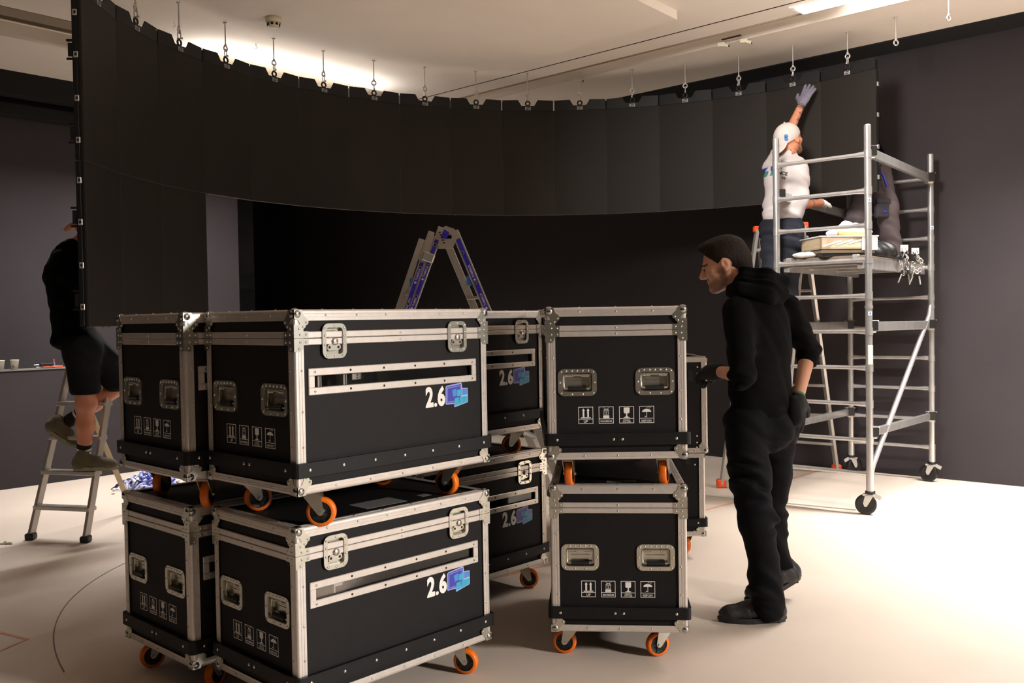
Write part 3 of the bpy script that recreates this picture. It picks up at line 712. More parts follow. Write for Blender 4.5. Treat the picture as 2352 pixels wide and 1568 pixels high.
def poly_symbol(k):
    """returns list of (polygon or (ring outer, inner)) in a 0.061 x 0.072 box"""
    W_, H_ = .061, .070; S = []; t = .0022
    S.append(('ring', [(0, 0), (W_, 0), (W_, H_), (0, H_)], [(t, t), (W_-t, t), (W_-t, H_-t), (t, H_-t)])); S.append([(t, .0185), (W_-t, .0185), (W_-t, .0205), (t, .0205)])
    if k == 0:
        for x in (.021, .040): S += [[(x-.0035, .028), (x+.0035, .028), (x+.0035, .054), (x-.0035, .054)], [(x-.0065, .054), (x+.0065, .054), (x, .064)]]
        S.append([(.010, .023), (.051, .023), (.051, .027), (.010, .027)]); S.append(('t', 'UP', .0105, .0045, .010, 1))
    if k == 1:
        S += [[(.018, .022), (.043, .022), (.043, .034), (.018, .034)], ('ring', [(.020, .037), (.041, .037), (.041, .049), (.020, .049)], [(.0215, .0385), (.0395, .0385), (.0395, .0475), (.0215, .0475)]),
              [(.017, .052), (.019, .052), (.045, .066), (.043, .066)], [(.043, .052), (.045, .052), (.019, .066), (.017, .066)], [(.022, .0575), (.040, .0575), (.040, .0595), (.022, .0595)], [(.020, .052), (.042, .052), (.042, .0535), (.020, .0535)], ('t', '3', .0065, .040, .008, 1), ('t', 'MAXIMUM', .0078, .0055, .0, .95)]
    if k == 2:
        S += [[(.019, .045), (.043, .045), (.043, .065), (.019, .065)], [(.019, .045), (.022, .041), (.040, .041), (.043, .045)], [(.0285, .029), (.0335, .029), (.0335, .041), (.0285, .041)], [(.024, .0255), (.038, .0255), (.035, .029), (.027, .029)], [(.019, .0225), (.043, .0225), (.043, .0255), (.019, .0255)], ('t', 'HANDLE', .0055, .0105, 0, .95), ('t', 'WITH CARE', .0055, .0035, 0, .85)]
    if k == 3:
        dome = [(.0305+.019*math.cos(PI*i/10), .046+.012*math.sin(PI*i/10)) for i in range(11)]
        S += [dome[i:i+2]+[(.0305, .046)] for i in range(10)]; S += [[(.0295, .027), (.0315, .027), (.0315, .046), (.0295, .046)], [(.0235, .0245), (.0315, .0245), (.0315, .027), (.0235, .027)], [(.0225, .0245), (.0245, .0245), (.0245, .030), (.0225, .030)]]
        for x, y in ((.030, .061), (.035, .064), (.040, .060), (.037, .0665), (.045, .0625)): S.append([(x, y), (x+.0018, y), (x+.003, y+.003), (x+.0012, y+.003)])
        S.append(('t', 'KEEP DRY', .0085, .005, 0, .82))
    return S
def symbol(f, k, r, z, parts):
    T = TF(f) @ Matrix.Translation((r, z, -.0038)); b = MB()
    for s_ in poly_symbol(k):
        if s_[0] == 'ring': b.ring(s_[1], s_[2], 0, .0004, 'white', T)
        elif s_[0] == 't':
            vs, fs, wd = text_geo(s_[1], s_[2], 1, .015); mx = .052 if len(s_[1]) > 3 else wd; k_ = min(1, mx/wd)*s_[5] if len(s_[1]) > 3 else 1
            x0 = .0305-wd*k_/2; b.add([(x*k_+x0, y+s_[3], .0004) for x, y, _ in vs], fs, 'white', T)
        else: b.prism(s_, 0, .0004, 'white', T)
    parts.append(('handling_symbol', b))
def decals(parts):
    T = TF('L') @ Matrix.Translation((.127, .247, -.0038)); b = MB(); x = 0
    for ch, wd_, h0 in (('2', .041, .08), ('.', .016, .0155), ('6', .041, .08)):
        vs, fs, wd = text_geo(ch, h0, 1, .045); b.add([(a*wd_/wd+x, c_, .0004) for a, c_, _ in vs], fs, 'white', T); x += wd_+.003
    parts.append(('number_decal', b))
    b = MB(); T = TF('L') @ Matrix.Translation((.236, .243, -.0038))
    def pg(p_, m, h): b.prism(p_, h-.0003, h, m, T)
    out = [(-.003, .012), (0, .008), (.042, .008), (.043, -.003), (.047, -.006), (.118, .008), (.122, .012), (.121, .066), (.090, .068), (.088, .086), (.084, .090), (.004, .082), (-.002, .077)]
    n = len(out); c_ = (.05, .04); b.add([(x_, y_, .0003) for x_, y_ in out]+[(*c_, .0003)], [(i, (i+1) % n, n) for i in range(n)], 'lilac', T)
    pg([(.002, .012), (.082, .014), (.083, .084), (.003, .077)], 'navy', .0006)
    pg([(.006, .016), (.079, .018), (.079, .079), (.007, .073)], 'lilac', .0008); pg([(.008, .018), (.077, .020), (.077, .077), (.009, .071)], 'navy', .0010)
    pg([(.032, .062), (.056, .068), (.059, .040), (.038, .036)], 'sky', .0014)
    pg([(.060, .036), (.088, .038), (.088, .064), (.060, .062)], 'cyan', .0014); pg([(.092, .038), (.118, .041), (.118, .063), (.092, .064)], 'sky', .0014)
    pg([(.044, -.001), (.070, .003), (.070, .032), (.046, .030)], 'cyan', .0014); pg([(.073, .003), (.096, .007), (.096, .034), (.073, .032)], 'cyan', .0014); pg([(.098, .008), (.118, .011), (.118, .036), (.098, .034)], 'cyan', .0014)
    pg([(.088, .0355), (.118, .0375), (.118, .0395), (.088, .0375)], 'white', .0018)
    parts.append(('logo_decal', b))
def caster_meshes():
    p_ = MB(); p_.box((-.05, -.042, -.004), (.05, .042, 0), 'zinc', None, .001); p_.lathe([(0, -.004), (.026, -.004), (.03, -.01), (.026, -.018), (0, -.018)], 'zinc', 16)
    for s_ in (-1, 1):
        y0 = s_*.021
        pts = [(-.026, -.018), (.040, -.018), (.051, -.080), (.046, -.091), (.037, -.094), (.028, -.089)]
        p_.prism(pts, y0-.0015, y0+.0015, 'zinc', Matrix(((1, 0, 0, 0), (0, 0, 1, 0), (0, 1, 0, 0), (0, 0, 0, 1))))
    p_.box((-.028, -.022, -.022), (.030, .022, -.016), 'zinc'); p_.tube([(.038, -.028, -.083), (.038, .028, -.083)], .007, 'zinc', 10)
    t_ = MB(); Tw = Matrix.Translation((.038, 0, -.083)) @ Matrix.Rotation(PI/2, 4, 'X')
    t_.lathe([(.038, -.016), (.048, -.016), (.052, -.010), (.052, .010), (.048, .016), (.038, .016)], 'orange', 28, Tw)
    h = MB(); h.lathe([(0, -.017), (.012, -.018), (.014, -.012), (.034, -.012), (.040, -.016), (.040, .016), (.034, .012), (.014, .012), (.012, .018), (0, .017)], 'hub', 24, Tw)
    for k in range(5):
        a = 2*PI*k/5
        for s_ in (-1, 1): h.box((.014, -.003, s_*.0125), (.036, .003, s_*.016), 'hub', Tw @ Matrix.Rotation(a, 4, 'Z'))
    R_ = []
    for n, m in (('caster', p_), ('tyre', t_), ('hub', h)):
        q = m.build(n); R_.append(q.data); bpy.data.objects.remove(q)
    return R_
CM = caster_meshes()
CPOS = [(-.355, -.20), (.355, -.20), (-.355, .20), (.355, .20)]
def make_case(root, lid=True, casters=True, top=None, strap=True, ztop=None, plain=False):
    parts = []; case_shell(parts, lid, top)
    for sx in (-1, 1):
        for sy in (-1, 1):
            corner_ball(sx, sy, -1, parts)
            if lid: corner_ball(sx, sy, 1, parts); corner_brace(sx, sy, parts, False); corner_brace(sx, sy, parts, True)
    if strap: case_strap(parts)
    if lid:
        lid_parts(parts)
        for x in LX: latch(x, parts)
    if plain:
        b = MB(); T = TF('S'); b.box((-.24, .02, -.004), (.24, .46, -.002), 'lam', T); b.box((.17, .435, -.003), (.20, .50, .0), 'rubber', T)
        for r_, z_ in ((.229, .52), (.228, .48), (.227, .435), (.222, .10), (.221, .06), (.220, .03)): rivet(b, T, r_, z_, -.0015, .006)
        parts.append(('end_panel', b))
    else:
        for x in HDL: handle('S', x, parts); handle('S2', x, parts)
    window(parts); decals(parts)
    for f in (() if plain else ('S',)):
        for k, s_ in enumerate((.435, .351, .267, .184)): symbol(f, k, s2r(s_), .146, parts)
    grp = {}
    for it in parts:
        n, b = it[0], it[1]
        if len(it) > 2:
            key = it[2]
            if n.endswith('_plate'): par = b.build(it[2], root); grp[key] = par
            else: b.build(n, grp[key])
        elif n == 'window_frame': grp['w'] = b.build(n, root)
        elif n == 'window_pane': b.build(n, grp['w'])
        else: b.build(n, root)
    return root
def add_casters(root, heads):
    for (x, y), a in zip(CPOS, heads):
        c_ = link('caster', CM[0], root); c_.location = (x, y, ZBODY); c_.rotation_euler = (0, 0, a)
        link('tyre', CM[1], c_); link('hub', CM[2], c_)
FIT = {'A': (-.730, 3.072, .733), 'B': (-.757, 3.140, .765), 'C': (-1.219, 3.405, .757), 'D': (-1.258, 3.522, .745), 'E': (.704, 3.757, .012), 'F': (.712, 3.834, .090), 'G': (-.461, 4.192, .733), 'H': (-.473, 4.330, .765)}
CLAB = {'A': 'big black flight case in front, upper of the nearest stack, its 2.6 face lit',
 'B': 'big black flight case in front, lower of the nearest stack, cut by the bottom edge',
 'C': 'upper black flight case of the leftmost stack, its dark handled end facing us',
 'D': 'lower black flight case of the leftmost stack, standing on the floor in shade',
 'E': 'upper black flight case of the stack beside the man, handled end facing us',
 'F': 'lower black flight case of the stack beside the man, on orange casters on the floor',
 'G': 'upper black flight case half hidden behind the big front stack, in the middle',
 'H': 'lower black flight case half hidden behind the big front stack, in the middle'}
HEAD = {'A': (-.84, 1.8, -.3, 2.4), 'B': (-.9, -1.1, .4, .8), 'C': (.75, 2.6, .6, 1.5), 'D': (.4, 2.6, 2.9, 1.5), 'E': (-.3, .2, -.2, .1), 'F': (1.95, 2.6, 1.5, 2.8), 'G': (.3, 2.3, .5, .2), 'H': (.3, -.8, .5, .2)}
first = None
for n, (x, y, a) in FIT.items():
    lbv = Vector((math.sin(a), math.cos(a))); sbv = Vector((-math.cos(a), math.sin(a)))
    c_ = Vector((x, y))+lbv*.455+sbv*.275; z = .753 if n in 'ACEG' else 0
    if first is None:
        root = empty('flight_case'); make_case(root); first = root; KM = kid_map()
    else: root = copy_tree(first, KM)
    root.location = (c_.x, c_.y, z); root.rotation_euler = (0, 0, PI/2-a); tag(root, CLAB[n], 'flight case', 'black flight cases')
    FIT[n] = (root, HEAD[n])
for n, (root, hd) in FIT.items(): add_casters(root, hd)
b = MB(); T = TF('L')
for k in range(4): b.box((-.378+k*.19, .345, -.0240), (-.378+k*.19+.178, .42, -.0178), 'board', T)  # boards added behind the pane to imitate its pale reflection
for k in range(3): b.box((-.30+k*.24, .362, -.0178), (-.294+k*.24, .42, -.0171), 'white', T); b.box((-.30+k*.24, .384, -.0178), (-.262+k*.24, .42, -.0171), 'white', T)
o = b.build('reflection_board', FIT['B'][0]); o['label'] = 'grey boards added for the pale reflection in the window'
# open case without its lid, and the tall open box standing on it
jx, jy = 1.146, 5.53
root = empty('flight_case', (jx-.275, jy+.455, 0), PI/2, 'lidless black flight case on the floor behind the stack beside the man', 'flight case', 'black flight cases')
make_case(root, lid=False, top=.500, plain=True); add_casters(root, (.3, 1, 2, 2.5))
root = empty('flight_case', (jx-.275+.012, jy+.455, .644-ZBODY), PI/2+.02, 'open black flight case without casters, bright rim beside the gloved hand of the man', 'flight case', 'black flight cases')
make_case(root, lid=False, top=.572, strap=False, plain=True)
# grey sheets taped on the lower lids
for n, (dx, dy, sx, sy), lab in (('B', (.02, -.12, .20, .12), 'grey paper sheet lying on the lid of the big lower front case'), ('B', (.24, -.14, .05, .04), 'small grey label beside the paper sheet on the big lower front case'), ('B', (-.36, -.235, .06, .02), 'narrow grey label on the near corner of the big lower front case lid'), ('F', (-.33, -.02, .06, .13), 'grey paper sheet on the lid of the lower case beside the man')):
    r_ = FIT[n][0]; b = MB(); b.box((-sx/2, -sy/2, 0), (sx/2, sy/2, .0008), 'card'); o = b.build('paper_sheet')
    o.location = r_.location+Vector((0, 0, ZBODY+CH-.006)); v_ = Matrix.Rotation(r_.rotation_euler.z, 3, 'Z') @ Vector((dx, dy, 0)); o.location += v_; o.rotation_euler.z = r_.rotation_euler.z; tag(o, lab, 'paper sheet')

# ================================================================== scaffold
S1, S2_, S3 = Vector((2.597, 6.631, 0)), Vector((2.065, 7.086, 0)), Vector((3.632, 7.895, 0)); S4 = S2_+S3-S1
def Z(p, z): return Vector((p.x, p.y, z))
sc = empty('scaffold_tower', (S1+S4)/2, 0, 'silver aluminium scaffold tower on black wheels before the right wall', 'scaffold')
scT = Matrix.Translation(-(S1+S4)/2)
def sp(name, fn, parent=None):
    b = MB(); fn(b); b.v = [tuple(scT @ Vector(v)) for v in b.v]; return b.build(name, parent or sc)
RZ = [.30, .545, .81, 1.075, 1.34, 1.60, 1.86, 2.11, 2.36, 2.625]
for p, r_ in ((S1, .025), (S2_, .025), (S3, .025), (S4, .025)):
    def f(b):
        b.tube([Z(p, .17), Z(p, 2.83)], r_, 'tube', 14); b.tube([Z(p, .16), Z(p, .30)], .028, 'tube', 14); b.tube([Z(p, 1.505), Z(p, 1.53)], .029, 'tube', 14)
        b.tube([Z(p, 2.83), Z(p, 2.838)], [.025, .017], 'tube', 14)
    sp('post', f)
for z in RZ:
    for a, c_ in ((S1, S2_), (S3, S4)):
        t = (c_-a).normalized()
        def f(b):
            b.tube([Z(a, z)+t*.02, Z(a, z)+t*.06, Z(a, z)+t*.10, Z(c_, z)-t*.10, Z(c_, z)-t*.06, Z(c_, z)-t*.02], [.021, .019, .015, .015, .019, .021], 'tube', 12)
            for q in (a, c_): b.tube([Z(q, z-.028), Z(q, z+.028)], .0285, 'tube', 12)
        sp('rung', f)
def brace(a, c_, h=.07, w_=.03):
    def f(b): b.bar(a, c_, w_, h, 'tube', (c_-a).cross(Vector((0, 0, 1))), None, .004)
    o = sp('brace', f)
    for q, s_ in ((a, 1), (c_, -1)):
        t = (c_-a).normalized()*s_
        def g(b):
            b.box((-.028, -.04, -.045), (.028, .03, .04), 'steel', Matrix.Translation(q-t*.0), .008); b.box((-.032, -.055, -.03), (.032, -.04, .045), 'rubber', Matrix.Translation(q), .004); b.box((-.04, -.05, .035), (.04, .01, .045), 'steel', Matrix.Translation(q), .004)
        sp('coupler', g, None)
tl = (S3-S1).normalized(); tw_ = (S2_-S1).normalized()
brace(Z(S1, 2.64)+tl*.05, Z(S3, 2.62)-tl*.05); brace(Z(S2_, 2.40)+tl*.06, Z(S4, 2.37)-tl*.06)
brace(Z(S1, 1.375)+tl*.05, Z(S3, 1.365)-tl*.05); brace(Z(S2_, 1.375)+tl*.05, Z(S4, 1.365)-tl*.05)
brace(Z(S1, .60)+tl*.05, Z(S3, .575)-tl*.05, .06); brace(Z(S2_, .60)+tl*.05, Z(S4, .575)-tl*.05, .06)
def f(b): b.tube([Z(S1, .28)+tl*.03, Z(S1, .36)+tl*.07, Z(S3, 1.44)-tl*.07, Z(S3, 1.53)-tl*.03], [.014, .02, .02, .014], 'steel', 12)
sp('diagonal_brace', f)
for p, a in ((S1, 2.6), (S2_, 1.2), (S3, 2.4), (S4, .3)):
    R_ = Matrix.Translation(Z(p, 0)) @ Matrix.Rotation(a, 4, 'Z')
    def f(b):
        b.box((-.03, -.02, .135), (.05, .02, .15), 'steel', R_, .004)
        b.lathe([(0, .175), (.036, .175), (.036, .160), (0, .160)], 'rubber', 16, R_)
        for s_ in (-1, 1): b.prism([(-.03, .15), (.03, .15), (.045, .085), (.035, .06), (.02, .062)], s_*.026-.002, s_*.026+.002, 'steel', R_ @ Matrix(((1, 0, 0, 0), (0, 0, 1, 0), (0, 1, 0, 0), (0, 0, 0, 1))))
        b.box((-.03, -.028, .14), (.05, .028, .155), 'steel', R_, .003); b.bar((-.02, 0, .15), (-.075, 0, .125), .03, .008, 'steel', None, R_)
        b.tube([(.03, -.03, .075), (.03, .03, .075)], .008, 'steel', 10, R_)
    c_ = sp('caster', f)
    def g(b): b.lathe([(0, -.014), (.055, -.016), (.070, -.018), (.075, -.012), (.075, .012), (.070, .018), (.055, .016), (0, .014)], 'rubber', 28, R_ @ Matrix.Translation((.03, 0, .075)) @ Matrix.Rotation(PI/2, 4, 'X'))
    sp('wheel', g, c_)
# platform
TP = Matrix((tl, -tw_, EZ)).transposed().to_4x4(); TP.translation = Z(S2_, 0)
Lp = (S3-S1).length; Wp = (S2_-S1).length
def f(b):
    b.box((.02, .045, 1.885), (Lp-.02, Wp-.045, 1.90), 'deck', TP)
    for y in (.045, Wp-.09): b.box((.02, y, 1.80), (Lp-.02, y+.045, 1.90), 'tube', TP, .004)
    for x in (.02, .5, 1.05, Lp-.06): b.box((x, .06, 1.83), (x+.04, Wp-.06, 1.885), 'tube', TP, .003)
    for x in (-.01, Lp-.05):
        for y in (.07, Wp-.12): b.box((x, y, 1.845), (x+.06, y+.05, 1.905), 'steel', TP, .008)
sp('platform', f)
def f(b): b.box((.05, Wp-.043, 1.805), (.24, Wp-.0435+.002, 1.885), 'steel', TP); b.box((.14, Wp-.042, 1.835), (.17, Wp-.040, 1.862), 'white', TP); b.box((.148, Wp-.0405, 1.842), (.162, Wp-.0395, 1.855), 'blue', TP)
sp('platform_plate', f)
for p, z, m in ((S1, 2.29, 'sky'), (S1, 1.47, 'sky'), (S3, 2.2, 'sky')):
    def f(b): b.box((-.014, -.0265, z-.014), (.012, -.0235, z+.014), 'white', Matrix.Translation(p)); b.box((-.006, -.0272, z-.009), (.006, -.026, z+.009), m, Matrix.Translation(p))
    sp('post_sticker', f)
def f(b): b.box((-.018, -.0268, 1.10), (.018, -.020, 1.24), 'cream', Matrix.Translation(S1), .002)
sp('paper_wrap', f)
# ------------------------------------------------ ladders
def stile(b, a, c_, w_, d_, m, side): b.bar(a, c_, w_, d_, m, side, None, .003)
# folding ladder beneath the man in the white cap
fl_, fr_ = Vector((1.772, 7.78, 0)), Vector((2.17, 7.42, 0)); tlp, trp = Vector((2.08, 7.70, 2.19)), Vector((2.39, 7.44, 2.19))
rl_, rr_ = Vector((2.55, 8.80, 0)), Vector((3.00, 8.45, 0)); rtl, rtr = Vector((2.12, 7.78, 2.12)), Vector((2.43, 7.52, 2.12))
lad = empty('folding_ladder', fl_, 0, 'aluminium folding ladder with orange feet under the man in the white cap', 'ladder')
def lp(name, fn, par, org):
    b = MB(); fn(b); b.v = [tuple(Vector(v)-org) for v in b.v]; return b.build(name, par)
sd = (fr_-fl_).normalized()
for a, c_ in ((fl_, tlp), (fr_, trp), (rl_, rtl), (rr_, rtr)):
    lp('stile', lambda b: stile(b, a+Vector((0, 0, .03)), c_, .07, .026, 'ladder', (Vector((0, 1, 0)))), lad, fl_)
    lp('foot', lambda b: b.box((-.04, -.035, 0), (.04, .035, .075), 'red', Matrix.Translation(a), .012), lad, fl_)
for k in range(7):
    t = (k+1)/7.6
    lp('rung', lambda b: b.tube([fl_.lerp(tlp, t), fr_.lerp(trp, t)], .016, 'ladder', 10), lad, fl_)
    if k < 6: lp('rung', lambda b: b.tube([rl_.lerp(rtl, t), rr_.lerp(rtr, t)], .014, 'ladder', 10), lad, fl_)
lp('top_cap', lambda b: [b.box((-.03, -.03, -.02), (.03, .03, .03), 'red', Matrix.Translation(q), .006) for q in (tlp, trp)], lad, fl_)
# telescopic ladder with blue stickers
ax = Vector((-.30, .954, 0))                           # rung direction, away from us
apn = at(1018, 500, 7.15)
def L0(px, py, Y=7.15): return at(px, py, Y)
nl = [L0(1006, 512), at(925, 737, 7.02)]; tel = empty('telescopic_ladder', (apn.x, apn.y, 0), 0, 'silver telescopic ladder with blue stickers standing open like an A behind the cases', 'ladder')
to = Vector((apn.x, apn.y, 0))
left_foot = Vector((-.98, 7.0, 0)); right_foot = Vector((.36, 7.3, 0)); hl = Vector((-.565, 7.15, 2.20)); hr = Vector((-.435, 7.15, 2.15))
left_foot = hl+(Vector(at(937, 712, 7.1))-at(1003, 530, 7.15))*4.2; left_foot = Vector((hl.x-.80, 7.05, 0)); right_foot = Vector((hr.x+.86, 7.2, 0))
def sticker(b, a, c_, side, out, w_, t0, t1, words):
    t = (c_-a); Ln = t.length; t = t.normalized(); x = side.normalized(); x = (x-t*x.dot(t)).normalized(); n_ = x.cross(t)
    if n_.y > 0: n_ = -n_; 
    xx = t.cross(n_)
    R_ = Matrix((t, -xx if False else n_.cross(t), n_)).transposed().to_4x4(); R_.translation = a+n_*out
    b.box((t0*Ln, -w_/2, 0), (t1*Ln, w_/2, .0012), 'blue', R_)
    p_ = t0*Ln+.04
    while p_+.13 < t1*Ln and words:
        vs, fs, wd = text_geo('TUBESCA', w_*.5, 1.1, .02); b.add([(x_+p_, y_-w_*.25, .0016) for x_, y_, _ in vs], fs, 'white', R_); b.box((p_-.025, -.008, .0012), (p_-.010, .008, .0017), 'white', R_); p_ += .24
def hole_dots(b, a, c_, out, ts):
    t = (c_-a); Ln = t.length; t = t.normalized(); n_ = Vector((0, -1, 0)); n_ = (n_-t*n_.dot(t)).normalized()
    for q in ts:
        x_ = t.cross(n_); R_ = Matrix((t, x_, n_)).transposed().to_4x4(); R_.translation = a+t*Ln*q+n_*out
        b.lathe([(.0, .0035), (.010, .0035), (.010, 0)], 'rubber', 12, R_); b.ring([(.014*math.cos(k*PI/6), .014*math.sin(k*PI/6)) for k in range(12)], [(.010*math.cos(k*PI/6), .010*math.sin(k*PI/6)) for k in range(12)], 0, .003, 'ladder', R_)
X_ = Vector((1, 0, 0))
off = ax*.36
for k, (o_, dx) in enumerate(((Vector((0, 0, 0)), 0), (off, 0))):
    lp('outer_stile', lambda b: b.bar(left_foot+o_+Vector((-.005, 0, 0)), hl+o_+Vector((-.05, 0, -.06)), .052, .03, 'ladder', X_, None, .003), tel, to)
    lp('inner_stile', lambda b: b.bar(left_foot+o_+Vector((.075, 0, .2)), hl+o_+Vector((.03, 0, .0)), .052, .03, 'ladder', X_, None, .003), tel, to)
    lp('rear_stile', lambda b: b.bar(right_foot+o_, hr+o_+Vector((.0, 0, .02)), .060, .03, 'ladder', X_, None, .003), tel, to)
    lp('foot', lambda b: [b.box((-.05, -.03, 0), (.05, .03, .06), 'rubber', Matrix.Translation(q+o_), .01) for q in (left_foot, right_foot)], tel, to)
def f(b):
    sticker(b, left_foot+Vector((-.005, 0, 0)), hl+Vector((-.05, 0, -.06)), X_, .0165, .030, .5, .90, True)
    sticker(b, left_foot+Vector((.075, 0, .2)), hl+Vector((.03, 0, .0)), X_, .0165, .030, .45, .95, True)
    sticker(b, right_foot, hr+Vector((.0, 0, .02)), X_, .0165, .034, .30, .97, True)
lp('blue_sticker', f, tel, to)
def f(b):
    hole_dots(b, left_foot+Vector((-.005, 0, 0)), hl+Vector((-.05, 0, -.06)), .018, (.62, .75, .88)); hole_dots(b, left_foot+Vector((.075, 0, .2)), hl+Vector((.03, 0, .0)), .018, (.60, .73, .86, .93)); hole_dots(b, right_foot, hr, .018, (.45, .58, .70, .82, .93))
lp('locking_hole', f, tel, to)
def f(b):
    c_ = Vector((-.50, 7.13, 2.13)); b.prism([(-.06, -.10), (.05, -.10), (.09, .0), (.07, .05), (0, .075), (-.05, .05)], -.025, .0, 'ladder', Matrix.Translation(c_) @ Matrix(((1, 0, 0, 0), (0, 0, 1, 0), (0, 1, 0, 0), (0, 0, 0, 1))))
    b.prism([(-.01, .0), (.03, -.03), (.06, .02), (.02, .05)], -.027, -.025, 'blue', Matrix.Translation(c_+Vector((-.03, 0, 0))) @ Matrix(((1, 0, 0, 0), (0, 0, 1, 0), (0, 1, 0, 0), (0, 0, 0, 1))))
    for k in range(5): b.box((-.055+k*.008, -.028, .02-k*.02), (-.04+k*.008, -.025, .03-k*.02), 'gap', Matrix.Translation(c_))
    b.box((-.03, -.025, -.03), (.05, .36, .01), 'ladder', Matrix.Translation(c_+Vector((0, 0, .0))), .006)
lp('hinge', f, tel, to)
lp('locking_bracket', lambda b: b.box((-.055, -.035, -.035), (.035, .02, .035), 'steel', Matrix.Translation(Vector((-.63, 7.12, 1.96))) @ Matrix.Rotation(.35, 4, 'Y'), .006), tel, to)
lp('strap_buckle', lambda b: [b.tube([(-.72, 7.18, 1.95), (-.77, 7.17, 1.80)], .006, 'rubber', 8), b.box((-.795, 7.15, 1.74), (-.755, 7.17, 1.81), 'sky', None, .005), b.tube([(-.33, 7.18, 1.86), (-.33, 7.18, 1.78), (-.27, 7.2, 1.70)], .006, 'rubber', 8), b.box((-.35, 7.16, 1.74), (-.31, 7.18, 1.82), 'sky', None, .005)], tel, to)
for k in range(6):
    z = .25+k*.28; t = z/2.15
    lp('rung', lambda b: b.bar(right_foot.lerp(hr, t), right_foot.lerp(hr, t)+off, .05, .022, 'ladder', X_, None, .003), tel, to)
    lp('rung', lambda b: b.bar(left_foot.lerp(hl, t), left_foot.lerp(hl, t)+off, .05, .022, 'ladder', X_, None, .003), tel, to)
# small step ladder at the far left
a_, c_ = Vector((-3.363, 6.30, 0)), Vector((-2.93, 6.19, 0)); lean = Vector((.10, .36, 1.20)); narrow = (c_-a_).normalized()*.04
sl = empty('step_ladder', a_, 0, 'aluminium step ladder carrying the man in shorts at the left', 'ladder')
for q, s_ in ((a_, 1), (c_, -1)):
    lp('stile', lambda b: b.bar(q+Vector((0, 0, .02)), q+lean+narrow*s_, .024, .055, 'ladder', (c_-a_).normalized(), None, .003), sl, a_)
    lp('foot', lambda b: b.box((-.03, -.035, 0), (.03, .035, .045), 'rubber', Matrix.Translation(q), .008), sl, a_)
ST = []
for k, z in enumerate((.215, .450, .685, .92)):
    t = z/1.2; p_ = a_+lean*t+narrow*t; q_ = c_+lean*t-narrow*t; ST.append((p_+q_)/2)
    lp('step', lambda b: [b.bar(p_-(c_-a_).normalized()*.012, q_+(c_-a_).normalized()*.012, .085, .028, 'ladder', Vector((.25, .96, 0)), None, .004)], sl, a_)
top = Vector((-2.98, 6.75, 1.2))
for s_ in (0, 1):
    ft = Vector((-3.02, 7.18, 0)) if s_ == 0 else Vector((-2.62, 7.08, 0)); tp_ = (a_ if s_ == 0 else c_)+lean+narrow*(1 if s_ == 0 else -1)
    lp('rear_leg', lambda b: b.bar(ft, tp_, .022, .04, 'wood', (c_-a_).normalized(), None, .003), sl, a_)
lp('top_tray', lambda b: b.box((-.03, 0, 0), (.40, .12, .03), 'ladder', Matrix.Translation(a_+lean+narrow+Vector((0, -.02, -.01))) @ Matrix.Rotation(-.25, 4, 'Z'), .005), sl, a_)

# ================================================================== small things
def cup(p, lab):
    b = MB(); T = Matrix.Translation(p); b.lathe([(0, .002), (.026, .002), (.027, 0), (.037, .088), (.039, .090), (.037, .092), (.035, .088), (.025, .006), (0, .006)], 'paper', 20, T); b.box((-.012, -.0325, .02), (.012, -.0300, .04), 'card', T @ Matrix.Rotation(.1, 4, 'Z')); return tag(b.build('paper_cup', recalc=False), lab, 'cup', 'paper cups on the low wall')
ZL = 1.083
def on_ledge(px, z=ZL):        # point on the low wall top seen at column px
    d = at(px, 815, 1)-Vector((0, 0, CAMH)); k = -9.04/(d.x*EU.x+d.y*EU.y); return Vector((d.x*k, d.y*k, z))
cup(on_ledge(33), 'white paper cup on the low wall, the whole one nearer the man in shorts')
cup(on_ledge(0), 'white paper cup on the low wall cut by the left edge of the photo')
def plier(px, rz, m1, lab, dz=0, tip=.03):
    p = on_ledge(px); b = MB(); T = Matrix.Translation(p+Vector((0, 0, .012+dz))) @ Matrix.Rotation(rz, 4, 'Z')
    b.tube([(0, -.008, 0), (.05, -.014, 0), (.10, -.010, 0)], .008, m1, 8, T); b.tube([(0, .008, 0), (.05, .016, .003), (.10, .012, 0)], .008, m1, 8, T); b.bar((0, 0, 0), (-.055, 0, 0), .018, .012, 'steel', (0, 1, 0), T, .003)
    return tag(b.build('pliers'), lab, 'pliers', 'hand tools on the low wall')
plier(95, .95, 'red', 'pliers with red handles lying on the low wall, left of the hand tools')
plier(118, .95, 'red', 'red handled pliers lying lowest on the low wall, right next to the man in shorts')
b = MB(); T = Matrix.Translation(on_ledge(107, ZL+.027)) @ Matrix.Rotation(.9, 4, 'Z'); b.box((-.07, -.02, 0), (.06, .02, .022), 'rubber', T, .006); b.tube([(-.07, 0, .01), (-.12, 0, .008)], .005, 'steel', 8, T); tag(b.build('cable_cutter'), 'black hand tool resting on the pliers on the low wall', 'hand tool', 'hand tools on the low wall')
b = MB(); T = Matrix.Translation(on_ledge(121, ZL)) @ Matrix.Rotation(.3, 4, 'Z'); b.tube([(0, .05, .0), (0, .05, .05)], .012, 'sky', 10, T); b.tube([(0, .05, .05), (0, .05, .085)], .006, 'red', 8, T); tag(b.build('small_bottle'), 'tiny blue bottle with orange tip standing among the tools on the low wall', 'bottle')
